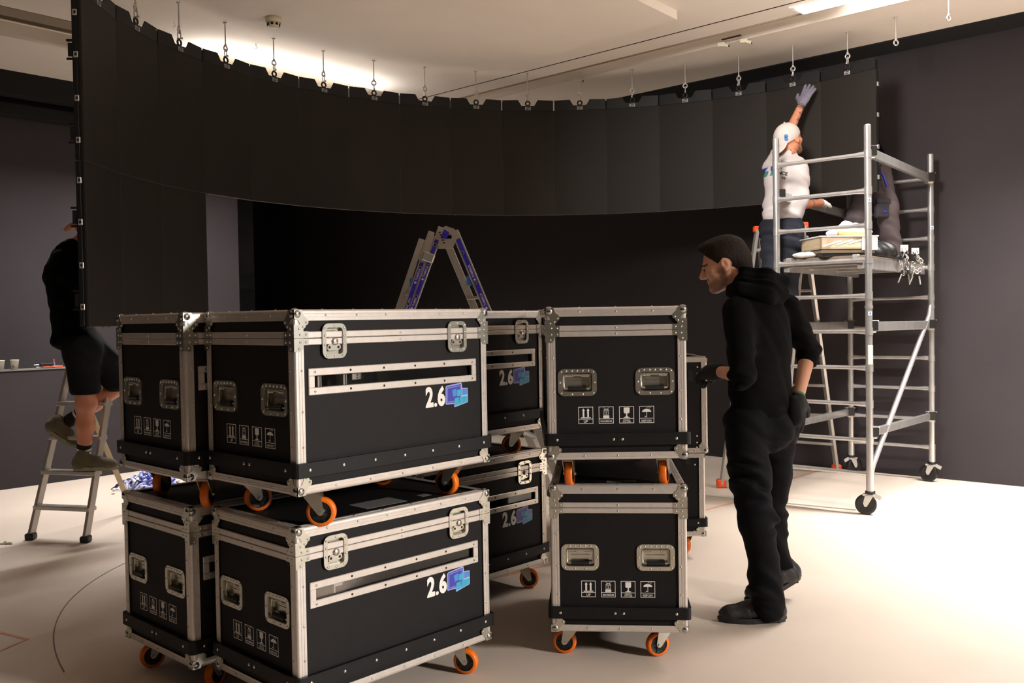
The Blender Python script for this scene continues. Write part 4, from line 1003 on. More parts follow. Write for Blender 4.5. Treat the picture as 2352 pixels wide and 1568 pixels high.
# heap of blue and white cable plugs
b = MB(); random.seed(3)
for k in range(300):
    r_ = abs(random.gauss(0, .36)); a = random.uniform(0, 2*PI); r_ = min(r_, 1); x, y = r_*.36*math.cos(a), r_*.30*math.sin(a); z = .02+.14*(1-r_)*random.random()+.0
    d_ = Vector((random.uniform(-1, 1), random.uniform(-1, 1), random.uniform(-.3, .6))).normalized()*.03; c0 = Vector((x, y, z+.01)); m = random.choice(('bag', 'bag', 'sky_b', 'sky_b', 'navy'))
    b.tube([c0-d_, c0, c0+d_*1.0], [.011, .016, .010], {'sky_b': 'lilac'}.get(m, m), 7)
for k in range(12):
    a = random.uniform(0, 6.28); b.tube([(0, 0, .05), (.15*math.cos(a), .15*math.sin(a), .11), (.30*math.cos(a), .25*math.sin(a), .02)], .005, 'rubber', 6)
o = b.build('cable_plug_heap', recalc=False); o.location = (-3.30, 8.15, 0); tag(o, 'heap of blue and white cable plugs on the floor behind the left cases', 'cable plugs', kind='stuff')
# things on the scaffold platform
TPL = TP.copy()
def onp(x, y, z=1.90): return TPL @ Vector((x, y, z))
bx_ = empty('tool_tray', (0, 0, 0), 0, 'shallow beige crate wrapped in clear film on the scaffold platform', 'crate')
T = Matrix.Translation(Vector((2.505, 6.98, 1.925))) @ Matrix.Rotation(.10, 4, 'Z') 
b = MB()
b.box((-.21, -.16, 0), (.21, .16, .03), 'deck', T, .003); b.box((-.22, -.17, .03), (.22, .17, .042), 'wood', T, .003)
for q in (((-.22, -.17), (.22, -.158)), ((-.22, .158), (.22, .17)), ((-.22, -.17), (-.208, .17)), ((.208, -.17), (.22, .17))): b.box((*q[0], .03), (*q[1], .125), 'wood', T)
b.build('crate_body', bx_)
b = MB(); b.box((-.232, -.182, .118), (.232, .182, .128), 'bag', T, .004)
for k in range(4): b.bar((-.2+k*.1, -.1725, .05+.01*k), (-.06+k*.09, -.1725, .09+.006*k), .012, .0016, 'bag', (0, 0, 1), T)
b.box((.10, -.176, .02), (.222, -.172, .12), 'white', T); b.build('wrapping', bx_)
b = MB(); b.box((-.20, -.155, -.025), (.20, .155, 0), 'rubber', T, .004); tag(b.build('tool_case'), 'flat dark tool case lying under the wrapped crate on the platform', 'tool case')
pB = T @ Vector((.08, 0, .128))
o = sdf_obj('plastic_bag', [ell(pB+Vector((0, 0, .035)), (.17, .10, .045)), ell(pB+Vector((.02, 0, .065)), (.10, .08, .04)), ell(pB+Vector((-.02, .0, .10)), (.035, .03, .03))], .006, 'bag', None, .03, folds(.010, 60, (1, 0, .7), (8, 9, 7)))
tag(o, 'crumpled white plastic bag lying on the wrapped crate', 'plastic bag')
b = MB(); R_ = Matrix.Translation(pB+Vector((-.03, -.115, .006))) @ Matrix.Rotation(.05, 4, 'Y'); b.box((-.09, -.01, 0), (.13, .03, .032), 'yellow', R_, .006); tag(b.build('yellow_packet'), 'yellow folded packet on the crate in front of the white bag', 'packet')
o = sdf_obj('white_cloth', [ell((2.24, 6.99, 1.925), (.085, .06, .02)), ell((2.29, 6.97, 1.92), (.06, .05, .016))], .005, 'glovew', None, .02, folds(.006, 70, (1, .3, 0), (9, 8, 7)))
tag(o, 'crumpled white cloth on the near left corner of the platform', 'cloth')
b = MB(); random.seed(5)
for k in range(26):
    d_ = Vector((random.uniform(-1, 1), random.uniform(-1, 1), random.uniform(-1, 1))).normalized()*.018; c0 = Vector((2.335, 6.96, 1.935))+Vector((random.uniform(-.02, .02), random.uniform(-.02, .02), random.uniform(-.025, .03))); b.tube([c0-d_, c0+d_], .005, random.choice(('rubber', 'rubber', 'steel')), 6)
tag(b.build('screw_cluster', recalc=False), 'small dark bundle of clips between the white cloth and the crate', 'clips', kind='stuff')
# black bag with clamps hanging on the long side
o = sdf_obj('tool_bag', [ell((2.93, 7.26, 1.96), (.14, .09, .085)), ell((2.87, 7.18, 1.94), (.06, .05, .06)), ell((3.03, 7.36, 1.95), (.06, .05, .06))], .006, 'leather', None, .04, folds(.008, 45, (1, .4, .6), (6, 7, 7)))
tag(o, 'slumped black tool bag on the platform behind the front post', 'bag')
def shackles(c0, lab, seed):
    random.seed(seed); b = MB(); c0 = Vector(c0); b.box((-.03, -.004, .0), (.03, .004, .05), 'white', Matrix.Translation(c0+Vector((0, .015, .04))))
    for k in range(15):
        q = c0+Vector((random.uniform(-.035, .035), random.uniform(-.03, .01), .05-k*.013)); a = random.uniform(0, 6.28); rx = Vector((math.cos(a), math.sin(a)*.5, random.uniform(-.5, .5))).normalized(); ry = Vector((random.uniform(-.5, .5), random.uniform(-.3, .3), 1)).normalized()
        b.tube([q+(rx*math.cos(t*PI/5)*.014+ry*math.sin(t*PI/5)*.020) for t in range(10)], .004, random.choice(('zinc', 'chrome', 'steel', 'rubber')), 6, None, closed=True)
    for k in range(2): q = c0+Vector((-.03+k*.05, -.01, -.14)); b.tube([q, q+Vector((-.03+.04*k, 0, -.07))], .007, random.choice(('zinc', 'steel')), 8); b.tube([q+Vector((0, 0, .0)), q+Vector((.0, 0, .03))], .011, 'rubber', 8)
    return tag(b.build('shackle_bunch', recalc=False), lab, 'shackles', 'bunches of shackles')
b = MB(); b.tube([onp(.25, Wp-.02, 1.905), onp(1.2, Wp-.02, 1.905)], .006, 'rubber', 8); b.build('hanging_rail', sc).location = -(S1+S4)/2
shackles((3.13, 7.25, 1.92), 'bunch of shiny shackles hanging on the platform side, the one nearer the front post', 4)
shackles((3.31, 7.46, 1.91), 'bunch of shiny shackles hanging on the platform side, the one nearer the far post', 9)

# ================================================================== people
def frame(F, U):
    F = Vector(F).normalized(); U = Vector(U); U = (U-F*U.dot(F)).normalized(); Rr = F.cross(U); return Rr, F, U
def head_prims(C, F, U, s=1.0, neck=True):
    Rr, F, U = frame(F, U); R3 = Matrix((Rr, F, U)).transposed()
    W_ = lambda x, y, z: Vector(C)+(Rr*x+F*y+U*z)*s
    E_ = lambda c_, r, R_=R3: ell(W_(*c_), [q*s for q in r], R_)
    K = lambda a, b_, ra, rb=None: cap(W_(*a), W_(*b_), ra*s, (ra if rb is None else rb)*s)
    P_ = [E_((0, -.018, .035), (.075, .096, .086)), (E_((0, .034, -.022), (.058, .060, .082)), .03), (K((0, .03, -.07), (0, .074, -.092), .036, .020), .025),
          (K((.050, .0, -.045), (.020, .068, -.088), .018), .025), (K((-.050, .0, -.045), (-.020, .068, -.088), .018), .025),
          (K((-.032, .082, .022), (.032, .082, .022), .012), .014), (K((0, .090, .014), (0, .112, -.020), .008, .0115), .010),
          (K((0, .098, -.028), (0, .111, -.022), .009, .0105), .008), (E_((.0105, .100, -.027), (.008, .009, .007)), .005), (E_((-.0105, .100, -.027), (.008, .009, .007)), .005),
          (K((-.017, .089, -.050), (.017, .089, -.050), .0075), .007), (K((-.015, .088, -.062), (.015, .088, -.062), .0080), .007), (E_((0, .082, -.088), (.020, .016, .016)), .014),
          (E_((.040, .056, -.016), (.026, .026, .022)), .02), (E_((-.040, .056, -.016), (.026, .026, .022)), .02),
          ('sub', E_((.031, .101, .004), (.017, .012, .011)), .012), ('sub', E_((-.031, .101, .004), (.017, .012, .011)), .012), (E_((.031, .079, .002), (.0135, .0135, .0125)), .003), (E_((-.031, .079, .002), (.0135, .0135, .0125)), .003)]
    for sx in (-1, 1):
        Re = R3 @ Matrix.Rotation(sx*-.35, 3, 'Z') @ Matrix.Rotation(-.22, 3, 'X')
        P_ += [(E_((sx*.077, -.006, -.004), (.0085, .019, .031), Re), .006), ('sub', E_((sx*.087, -.001, .001), (.007, .011, .018), Re), .005), (E_((sx*.078, .002, -.026), (.007, .009, .010)), .006)]
    return P_, W_, R3
def hand_prims(Wr, D, Nn, s=1.0, curl=0.5, spread=.12, thumb=1, bulk=1.0):
    """Wr wrist, D direction of the fingers, Nn palm normal (the way the fingers curl); thumb=+1/-1 side"""
    D = Vector(D).normalized(); Nn = Vector(Nn); Nn = (Nn-D*Nn.dot(D)).normalized(); S_ = D.cross(Nn)*thumb
    Wr = Vector(Wr); P_ = []
    pc = Wr+D*.05*s; R3 = Matrix((S_, D, Nn)).transposed()
    P_.append(ell(pc, (.041*s, .052*s, .017*s*bulk), R3)); P_.append((cap(Wr, Wr+D*.03*s, .023*s*bulk, .024*s*bulk), .02))
    for k, (off_, ln) in enumerate(((.030, .072), (.010, .080), (-.011, .075), (-.030, .060))):
        base = Wr+D*.088*s+S_*off_*s; a = (off_/.03)*spread; d0 = (D*math.cos(a)+S_*math.sin(a)).normalized(); p = base-d0*.012*s; ang = curl*.35+.04*k
        r = .0098*s*bulk
        for seg, fr in enumerate((.46, .30, .24)):
            ang_ = ang; dd = (d0*math.cos(ang_)+Nn*math.sin(ang_)).normalized(); q = p+dd*ln*fr*s*1.12; P_.append((cap(p, q, r, r*.93), .004 if seg else .012)); p = q; r *= .93; ang += curl*(.65 if seg == 0 else .5)
    tb = Wr+D*.022*s+S_*.028*s; d1 = (D*.62+S_*.72+Nn*.25*(1+curl)).normalized(); t1 = tb+d1*.045*s; d2 = (D*.85+S_*.35+Nn*.35*(.6+curl)).normalized(); t2 = t1+d2*.034*s
    P_ += [(cap(tb, t1, .0155*s*bulk, .0120*s*bulk), .014), (cap(t1, t2, .0118*s*bulk, .0095*s*bulk), .004)]
    return P_
def shoe(name, heel, toe, up_, w_, parent, m_up, m_sole, h=.105, label=None):
    heel = Vector(heel); toe = Vector(toe); D = toe-heel; Ln = D.length; D.normalize(); U = Vector(up_); U = (U-D*U.dot(D)).normalized(); Sd = D.cross(U); R3 = Matrix((Sd, D, U)).transposed()
    q = lambda x, y, z: heel+Sd*x+D*y*Ln+U*z
    P_ = [cap(q(0, .14, .055), q(0, .14, .050), .040, .040), (cap(q(0, .14, .05), q(0, .60, .050), .040, .040, Sd, 1.0), .03), (cap(q(0, .55, .045), q(0, .80, .040), .040, .038, Sd, 1.15), .03), (ell(q(0, .83, .040), (.046, .055, .034), R3), .02), (cap(q(0, .17, .05), q(0, .20, h), .042, .038, D, 1.15), .03), (cap(q(0, .30, .075), q(0, .55, .060), .034, .030), .03)]
    lo = lambda A: .014-((A-_v(heel))@_v(U))
    o = sdf_obj(name, P_, .0045, m_up, parent, .03, folds(.0016, 110, tuple(D), (15, 9, 11)), cut=lo)
    b = MB(); R4 = R3.to_4x4(); R4.translation = heel
    outl = []
    for t in range(28):
        a = 2*PI*t/28; y = .5+.5*math.sin(a); x = math.cos(a)*(.040+.010*math.sin(max(0, y-.3)*4.2))*(1 if y < .95 else .8); outl.append((x*w_, (y*1.03-.015)*Ln))
    def lay(z0, z1, k, m):
        c_ = [(x*k, (y-Ln/2)*k+Ln/2) for x, y in outl]; b.prism(c_, z0, z1, m, R4)
    lay(.0, .012, .99, m_sole); lay(.012, .026, 1.03, m_sole)
    for k in range(8): b.box((-.030*w_, (.10+k*.108)*Ln, -.002), (.030*w_, (.13+k*.108)*Ln, .003), m_sole, R4)
    s_ = b.build(name+'_sole' if False else 'sole', None); T = Matrix.LocRotScale(parent.location, parent.rotation_euler, None).inverted(); s_.data.transform(T); s_.parent = o
    # laces
    b = MB()
    for k in range(4):
        y = .36+k*.075; zz = .098-k*.0085; b.tube([q(-.022, y, zz-.004), q(0, y+.01, zz+.004), q(.022, y, zz-.004)], .0025, m_up, 6)
    l_ = b.build('laces', None); l_.data.transform(T); l_.parent = o
    if label: o['label'] = label
    return o
V = Vector
# ---------------------------------------------------------------- man beside the cases
root1 = None
hC = at(1664, 607, 4.52); hF = V((-.90, .24, -.30)); hU = V((-.30, .06, .95)); HS = 1.10
hp, HW_, HR = head_prims(hC, hF, hU, HS)
neck0 = at(1742, 668, 4.47)
lsh, rsh = at(1693, 712, 4.34), at(1808, 706, 4.58); lel, rel = at(1706, 862, 4.24), at(1857, 806, 4.66)
lwr, rwr = at(1650, 853, 4.50), at(1833, 915, 4.50)
sL = V((-.8, -.6, 0)); fH = V((-.6, .8, 0))
pel = at(1750, 955, 4.50); chest = at(1744, 770, 4.46); ub = at(1744, 715, 4.47)
lhip, rhip = at(1712, 975, 4.42), at(1790, 975, 4.58); lkn, rkn = at(1738, 1195, 4.30), at(1768, 1195, 4.62); lan, ran = at(1768, 1370, 4.34), at(1806, 1318, 4.70)
body = hp+[(cap(HW_(0, -.03, -.06), neck0, .060, .066), .03), (cap(neck0, chest, .07, .10, sL, 1.3), .04), cap(chest, pel, .10, .10, sL, 1.4), (cap(lsh, lel, .045, .036), .03), (cap(lel, lwr, .040, .027), .03), (cap(rsh, rel, .045, .036), .03), (cap(rel, rwr, .042, .027), .03),
   (cap(lhip, lkn, .075, .052), .03), (cap(lkn, lan, .05, .036), .03), (cap(rhip, rkn, .075, .052), .03), (cap(rkn, ran, .05, .036), .03)]
p1 = sdf_obj('person', body, .0042, 'skin', None, .02)
tag(p1, 'man in black hoodie and black trousers standing beside the cases, looking down', 'person')
hFn, hUn = V(HR.col[1]), V(HR.col[2]); hRn = V(HR.col[0])
_C, _R, _F, _U = _v(hC), _v(hRn), _v(hFn), _v(hUn)
def beard1(P_, C_, k=HS, R_=None, F_=None, U_=None):
    q = (P_-C_)/k; x, y, z = np.abs(q@R_), q@F_, q@U_
    jaw = sstep(-z, .042, .062)*sstep(y, -.01, .02)*sstep(-z, -.2, -.13+.0) if False else sstep(-z, .045, .066)*sstep(y, .0, .03)*(z > -.135)
    upper = sstep(y, .075, .085)*sstep(-z, .032, .038)*(1-sstep(-z, .046, .052))*(x < .03)
    burn = sstep(x, .05, .058)*sstep(y, .0, .012)*(1-sstep(y, .03, .045))*sstep(-z, .0, .03)
    lips = np.exp(-((z+.056)/.007)**2)*(x < .022)*(y > .085)
    brow = np.exp(-((z-.024-(x-.03)*-.1)/.004)**2)*(x > .010)*(x < .048)*(y > .06)*1.2
    return np.maximum(np.maximum(np.maximum(jaw, upper)*.62, burn*.7)*(1-lips), brow)+lips*.0
set_mask(p1, lambda P_: beard1(P_, _C, HS, _R, _F, _U)+.95*sstep(-(((P_-_C)/HS)@_F), .03, .05)*sstep(((P_-_C)/HS)@_U, -.075, -.045)*(((P_-_C)/HS)@_U < .2))
def haircut(P_):
    q = (P_-_C)/HS; y, z, x = q@_F, q@_U, q@_R
    front = (y-.072)*.80-(z-.070)*.60                 # in front of hairline / temple
    side = np.where(z > .055, -1, (y-.030-(z+.02)*.55))
    low = (-.045-z)-(y*0) 
    low2 = -(z+.050+np.clip(-(y+.02), 0, .1)*.55)
    ear = .030-np.sqrt(((y+.004)**2+(z+.006)**2))
    ear = np.where((np.abs(x) > .06) & (z < .03), ear, -1)
    return np.maximum(np.maximum(np.maximum(front, side), low2), ear)*HS
def hd(P_):
    q = (P_-_C); top = np.clip((q@_U-.06)*12, 0, 1); return (.0009+.0010*top)*np.sin(q@_R*330+q@_F*190+2.5*np.sin(q@_U*90)+2*np.sin(q@_F*55))*np.sin(q@_F*260+2*np.sin(q@_R*120))
sdf_obj('hair', [ell(HW_(0, -.019, .040), [k*HS for k in (.080, .100, .088)], HR), (ell(HW_(0, .035, .098), [k*HS for k in (.050, .055, .026)], HR), .03), (ell(HW_(0, .072, .092), [k*HS for k in (.040, .022, .022)], HR), .02), (cap(HW_(0, -.070, -.010), HW_(0, -.064, -.065), .052*HS, .046*HS, HR.col[0], 1.1), .03)], .0036, 'hair', p1, .02, hd, haircut)
b = MB()
for sx in (-1, 1): b.sphere(HW_(sx*.031, .0835, .002), .0108*HS, 'eye', 12); b.tube([HW_(sx*.046, .080, .018), HW_(sx*.032, .0955, .025), HW_(sx*.016, .0955, .021)], .003, 'hair', 6)
e_ = b.build('eye', None); e_.parent = p1
e_ = None
# hoodie
J = folds(.019, 62, (.15, .1, 1), (3, 3, 2)); Jl = _v(lel); Jr = _v(rel)
def hdisp(P_):
    dl = np.exp(-((P_-Jl)**2).sum(-1)/.018); dr = np.exp(-((P_-Jr)**2).sum(-1)/.022); base = folds(.009, 24, (.6, .3, .35), (4, 4, 3))(P_)+folds(.012, 40, (.1, .1, 1), (3, 3, 2), 2)(P_)*np.exp(-((P_[..., 2]-zh-.05)/.09)**2)
    return base+J(P_)*(dl+dr)*1.1
hem = _v((0, 0, 1)); zh = at(1750, 948, 4.5).z
HH = [cap(at(1744, 745, 4.46), at(1746, 930, 4.49), .118, .126, sL, 1.42, kb=1.50), (cap(at(1743, 716, 4.47), at(1744, 800, 4.46), .092, .115, sL, 1.75, kb=1.5), .05), (cap(lsh, lel, .070, .062), .05), (cap(rsh, rel, .068, .060), .05), (cap(lel, lel.lerp(lwr, .02), .060, .050), .03), (cap(rel, rel.lerp(rwr, .10), .056, .050), .03),
      (cap(at(1746, 925, 4.49), at(1748, 944, 4.49), .128, .124, sL, 1.46), .01), (cap(at(1730, 680, 4.46), at(1742, 712, 4.46), .070, .09, sL, 1.2), .04)]
sdf_obj('hoodie', HH, .006, 'hoodie', p1, .03, hdisp, cut=lambda P_: np.maximum(zh-.012-P_[..., 2], 0*P_[..., 2]-1))
def tor(c_, ra, r, nx, ny, tilt): return [cap(V(c_)+nx*math.cos(a)*ra+ny*math.sin(a)*ra*tilt, V(c_)+nx*math.cos(a+.42)*ra+ny*math.sin(a+.42)*ra*tilt, r) for a in [k*.4 for k in range(16)]]
hoodP = [(cap(at(1680, 652, 4.50), at(1712, 634, 4.42), .022, .032), .02), (cap(at(1712, 634, 4.42), at(1760, 638, 4.40), .034, .042), .03), (cap(at(1760, 638, 4.40), at(1796, 648, 4.47), .042, .036), .03), (cap(at(1700, 660, 4.36), at(1760, 668, 4.36), .030, .045), .03), (cap(at(1760, 668, 4.36), at(1796, 675, 4.42), .046, .036), .03), (cap(at(1765, 680, 4.38), at(1790, 692, 4.42), .040, .024), .03), (cap(at(1680, 668, 4.40), at(1700, 660, 4.36), .020, .030), .02), (cap(at(1680, 652, 4.50), at(1682, 672, 4.55), .02, .03), .02), (cap(at(1796, 648, 4.47), at(1760, 655, 4.60), .034, .04), .03)]
sdf_obj('hood', hoodP, .005, 'hoodie', p1, .02, folds(.010, 75, (.25, .35, .95), (3, 4, 2), 1.0))
for a, c_, r in ((rel.lerp(rwr, .06), rel.lerp(rwr, .16), .052),): sdf_obj('cuff', [cap(a, c_, r, r-.003)], .005, 'hoodie', p1, .02)
# trousers
def knee_folds(*pts, amp=.022, fr=62):
    g = folds(amp, fr, (.2, .1, 1), (3.5, 3, 2)); base = folds(.010, 27, (.5, .3, .8), (4, 4, 3))
    def f(P_):
        wgt = sum(np.exp(-((P_-_v(p))**2).sum(-1)/.014) for p in pts); return base(P_)+g(P_)*wgt
    return f
hemL, hemR = at(1768, 1392, 4.34), at(1806, 1318, 4.70)
TT = [cap(at(1748, 945, 4.49), at(1750, 985, 4.50), .110, .116, sL, 1.28), (cap(lhip, at(1722, 1090, 4.36), .104, .095), .05), (cap(at(1722, 1090, 4.36), lkn, .095, .082), .04), (cap(lkn, at(1760, 1320, 4.32), .082, .070), .04), (cap(at(1757, 1335, 4.32), at(1765, 1395, 4.34), .080, .078), .03),
      (cap(rhip, at(1775, 1090, 4.60), .100, .086), .05), (cap(at(1775, 1090, 4.60), rkn, .088, .074), .04), (cap(rkn, at(1796, 1300, 4.70), .072, .060), .04), (cap(at(1796, 1300, 4.70), at(1805, 1318, 4.71), .062, .058), .02), (ell(at(1785, 990, 4.43), (.08, .08, .09)), .05)]
sdf_obj('trousers', TT, .006, 'trouser', p1, .03, knee_folds(lkn, rkn, at(1760, 1345, 4.3), at(1755, 1040, 4.4), at(1725, 1080, 4.3)))
b = MB(); q = at(1763, 972, 4.355)
b.sphere(q, .004, 'rivet', 8)
o = b.build('pocket_button', None); o.parent = p1
sdf_obj('back_pocket', [cap(at(1822, 925, 4.46), at(1824, 960, 4.45), .038, .045, fH, .8)], .005, 'trouser', p1, .02, folds(.004, 60, (0, 0, 1)))
# gloves
sdf_obj('glove', hand_prims(lwr, V((-.80, .55, -.12)), V((.05, .1, -1)), 1.0, 1.6, .05, -1, 1.85)+[(cap(lwr, lwr+V((-.02, .03, .0)), .037, .036), .01)], .004, 'gloveb', p1, .01)
dw = (lwr-lel).normalized()
sdf_obj('glove_cuff', [cap(lwr-dw*.006, lwr+dw*.003, .0375, .0375)], .003, 'gloveg', p1, .005)
sdf_obj('glove', hand_prims(rwr, V((-.05, -.02, -1)), V((-.3, .9, 0)), 1.08, .35, .03, 1, 1.35)+[(cap(rwr, rwr+V((0, 0, -.03)), .034, .034), .01)], .004, 'gloveb', p1, .01)
dw = (rwr-rel).normalized(); sdf_obj('glove_cuff', [cap(rwr-dw*.008, rwr+dw*.002, .0345, .0345)], .003, 'gloveg', p1, .005)
h1 = at(1803, 1424, 4.35); h1.z = 0; t1 = at(1652, 1420, 4.36); t1.z = 0
shoe('work_shoe', h1, t1, (0, 0, 1), 1.05, p1, 'leather', 'sole')
h2 = at(1838, 1372, 4.72); h2.z = .10; t2 = at(1715, 1390, 4.60); t2.z = .0
shoe('work_shoe', h2, V((t2.x, t2.y, .012)), (.25, 0, 1), 1.0, p1, 'leather', 'sole')
# ---------------------------------------------------------------- man with the white cap on the ladder
Yb = 7.42
c2 = at(1813, 322, 7.50); F2, U2 = V((.80, .52, .22)), V((-.22, -.05, .97)); hp, W2, R2 = head_prims(c2, F2, U2, 1.08)
f2 = V((.6, .8, 0)); s2 = V((-.8, .6, 0))
lsh, rsh = at(1772, 385, 7.58), at(1832, 392, 7.33); lel = at(1806, 318, 7.74); lwr = at(1842, 238, 7.80); rel = at(1838, 470, 7.34); rwr = at(1884, 466, 7.66)
ch2, pe2 = at(1804, 410, Yb), at(1797, 505, Yb)
up_hand = hand_prims(lwr, at(1868, 185, 7.84)-lwr, V((.64, .76, 0)), 1.12, .05, .16, 1, 1.05)
lo_hand = hand_prims(rwr, V((.35, .9, .15)), V((0, .2, -1)), 1.05, .5, .1, -1, 1.0)
k2 = [at(1775, 620, 7.36), at(1812, 620, 7.30)]; a2 = [at(1782, 735, 7.50), at(1812, 735, 7.42)]
body = hp+[(cap(W2(0, -.03, -.06), at(1815, 368, 7.46), .058, .064), .03), (cap(at(1808, 385, 7.45), ch2, .08, .10, s2, 1.3), .04), cap(ch2, pe2, .10, .10, s2, 1.3), (cap(lsh, lel, .048, .042), .03), (cap(lel, lwr, .044, .029), .03), (cap(rsh, rel, .05, .04), .03), (cap(rel, rwr, .042, .03), .03)]+up_hand+lo_hand
for i, h_ in ((0, at(1775, 515, 7.50)), (1, at(1818, 515, 7.36))): body += [(cap(h_, k2[i], .08, .055), .03), (cap(k2[i], a2[i], .052, .036), .03)]
p2_ = sdf_obj('person', body, .0055, 'tan_skin', None, .02); tag(p2_, 'man in white t-shirt and backwards white cap reaching up to the screen', 'person')
fa = (lwr-lel); 
def tat(P_):
    a = _v(lel); f_ = _v(fa); t = ((P_-a)@f_)/float(f_@f_); d = np.linalg.norm(P_-a-f_*t[:, None], axis=1)
    arm = ((t > .2) & (t < 1.0) & (d < .06))*sstep(n3(P_, 55), -.10, .12)*sstep((P_-a-f_*t[:, None])[:, 0], -.015, .0)*.8
    q = (P_-_v(c2)); z = q@_v(R2.col[2]); neck = ((z < -.07) & (np.linalg.norm(q, axis=1) < .17))*sstep(n3(P_, 70), -.05, .15)*.7
    return np.maximum(arm, neck)+beard1(P_, _v(c2), 1.08, _v(R2.col[0]), _v(R2.col[1]), _v(R2.col[2]))*.8
set_mask(p2_, tat)
b = MB()
for k in range(3): q = lel.lerp(lwr, .86+.045*k); u_ = fa.normalized(); x_ = u_.orthogonal().normalized(); y_ = u_.cross(x_); b.tube([q+(x_*math.cos(t*PI/8)+y_*math.sin(t*PI/8))*.033 for t in range(16)], .0035, 'rubber' if k % 2 else 'tattoo', 6, None, closed=True)
b.build('bracelet').parent = p2_
cutb = lambda P_: np.maximum(-(((P_-_v(c2))@_v(V(R2.col[2])))+.000+np.clip(-((P_-_v(c2))@_v(V(R2.col[1]))), 0, .2)*.25), ((P_-_v(c2))@_v(V(R2.col[1])))*.5-((P_-_v(c2))@_v(V(R2.col[2])))*.86-.001)
sdf_obj('cap', [ell(W2(0, -.012, .042), [k*1.08 for k in (.088, .108, .092)], R2), (cap(W2(0, -.06, .02), W2(0, -.07, -.01), .075, .07, R2.col[0], 1.0), .03)], .005, 'cap', p2_, .02, None, cutb)
bc = W2(0, -.125, -.035); Rb = R2 @ Matrix.Rotation(.75, 3, 'X')
sdf_obj('cap_brim', [ell(bc, (.075, .080, .012), Rb)], .004, 'cap', p2_, .01)
b = MB(); Rr, Ff, Uu = [V(R2.col[k]) for k in range(3)]
lg = W2(.052, -.098, .020); 
for q in ((0, 0), (.012, .008), (-.012, .004), (.004, -.010)): b.sphere(lg+Rr*q[0]*1.5-Ff*q[0]*1.0+Uu*q[1]*1.6, .016, 'sky', 10, None, (1, 1, .8))
b.build('cap_logo').parent = p2_
b = MB(); b.sphere(W2(0, -.012, .136), .008, 'cap', 8); b.build('cap_button').parent = p2_
SH = [cap(at(1808, 400, 7.44), at(1798, 495, Yb), .125, .130, s2, 1.30), (cap(at(1806, 382, 7.46), at(1806, 410, 7.44), .085, .115, s2, 1.75, kb=1.5), .05), (cap(lsh, lsh.lerp(lel, .55), .072, .062), .04), (cap(rsh, rsh.lerp(rel, .80), .078, .072), .04), (cap(at(1815, 360, 7.46), at(1812, 378, 7.46), .062, .08), .03)]
zb = at(1797, 503, Yb).z
Dv = _v(V((-.45, .1, .75)).normalized())
o = sdf_obj('tshirt', SH, .006, 'tee', p2_, .03, lambda P_: folds(.009, 34, (-.55, .1, .75), (3, 3, 2))(P_)+folds(.006, 60, (.3, .2, .8), (4, 3, 3), 2)(P_), cut=lambda P_: zb-.01-P_[..., 2]-.0*(P_[..., 0]))
b = MB(); bd = (at(1786, 415, 7.3)-at(1786, 425, 7.3)).normalized()
def bk(px, py, wd, hg, m, Y=7.262): 
    q = at(px, py, Y); Rk = Matrix((V((.8, -.6, 0)), V((0, 0, 1)), V((-.6, -.8, 0)))).transposed().to_4x4(); Rk.translation = q; b.box((-wd/2, -hg/2, -.004), (wd/2, hg/2, .0), m, Rk)
sdf_obj('shirt_print', [], .006, 'navy', p2_) if False else None
Rk = Matrix((V((.8, -.6, 0)), V((0, 0, 1)), V((-.6, -.8, 0)))).transposed().to_4x4()
# print on the upper back follows the cloth: patches of the shirt itself in blue and green
o.data.materials.append(M['navy']); o.data.materials.append(M['green_print'])
def pr_(c):
    q = c-at(1772, 385, 7.45); return -.05 < q.x < .05 and -.075 < q.z < .01 and c.y < 7.62
for p in o.data.polygons:
    c = p.center
    if pr_(c) and p.normal.y < .2 and noise.noise(c*22) > -.12: p.material_index = 1 if c.z > at(1772, 395, 7.45).z else 2
vs, fs, wd = text_geo('ICE', .028, 1.1, .03); Rk.translation = at(1786, 399, 7.285); Rk2 = Rk @ Matrix.Rotation(-.25, 4, 'Z'); b.add(vs, fs, 'gap', Rk2)
vs, fs, wd = text_geo('W', .024, 1.1, .03); Rk.translation = at(1788, 409, 7.285); b.add(vs, fs, 'gap', Rk @ Matrix.Rotation(-.35, 4, 'Z'))
from mathutils.bvhtree import BVHTree
tree = BVHTree.FromPolygons([v.co.copy() for v in o.data.vertices], [tuple(p.vertices) for p in o.data.polygons])
nv = []
for v_ in b.v:
    d_ = V((.6, .8, 0)); h_ = tree.ray_cast(V(v_)-d_*.3, d_); nv.append(tuple(h_[0]-d_*.003) if h_[0] else v_)
b.v = nv; b.build('shirt_lettering').parent = p2_
T2 = [cap(at(1797, 498, Yb), at(1796, 525, 7.43), .122, .130, s2, 1.18)]
for i, h_ in ((0, at(1776, 525, 7.50)), (1, at(1816, 525, 7.36))): T2 += [(cap(h_, k2[i], .105, .088), .05), (cap(k2[i], a2[i], .080, .07), .04)]
T2.append((ell(at(1828, 560, 7.28), (.05, .05, .07)), .02))
sdf_obj('trousers', T2, .0065, 'navyt', p2_, .03, knee_folds(k2[0], k2[1], at(1820, 560, 7.3), at(1770, 560, 7.4), amp=.016, fr=48))
sdf_obj('glove', hand_prims(lwr, at(1868, 185, 7.84)-lwr, V((.64, .76, 0)), 1.16, .05, .16, 1, 1.25)+[(cap(lwr-fa.normalized()*.01, lwr, .034, .034), .01)], .004, 'glove', p2_, .01)
sdf_obj('glove', hand_prims(rwr, V((.35, .9, .15)), V((0, .2, -1)), 1.10, .5, .1, -1, 1.25), .004, 'glovew', p2_, .01)
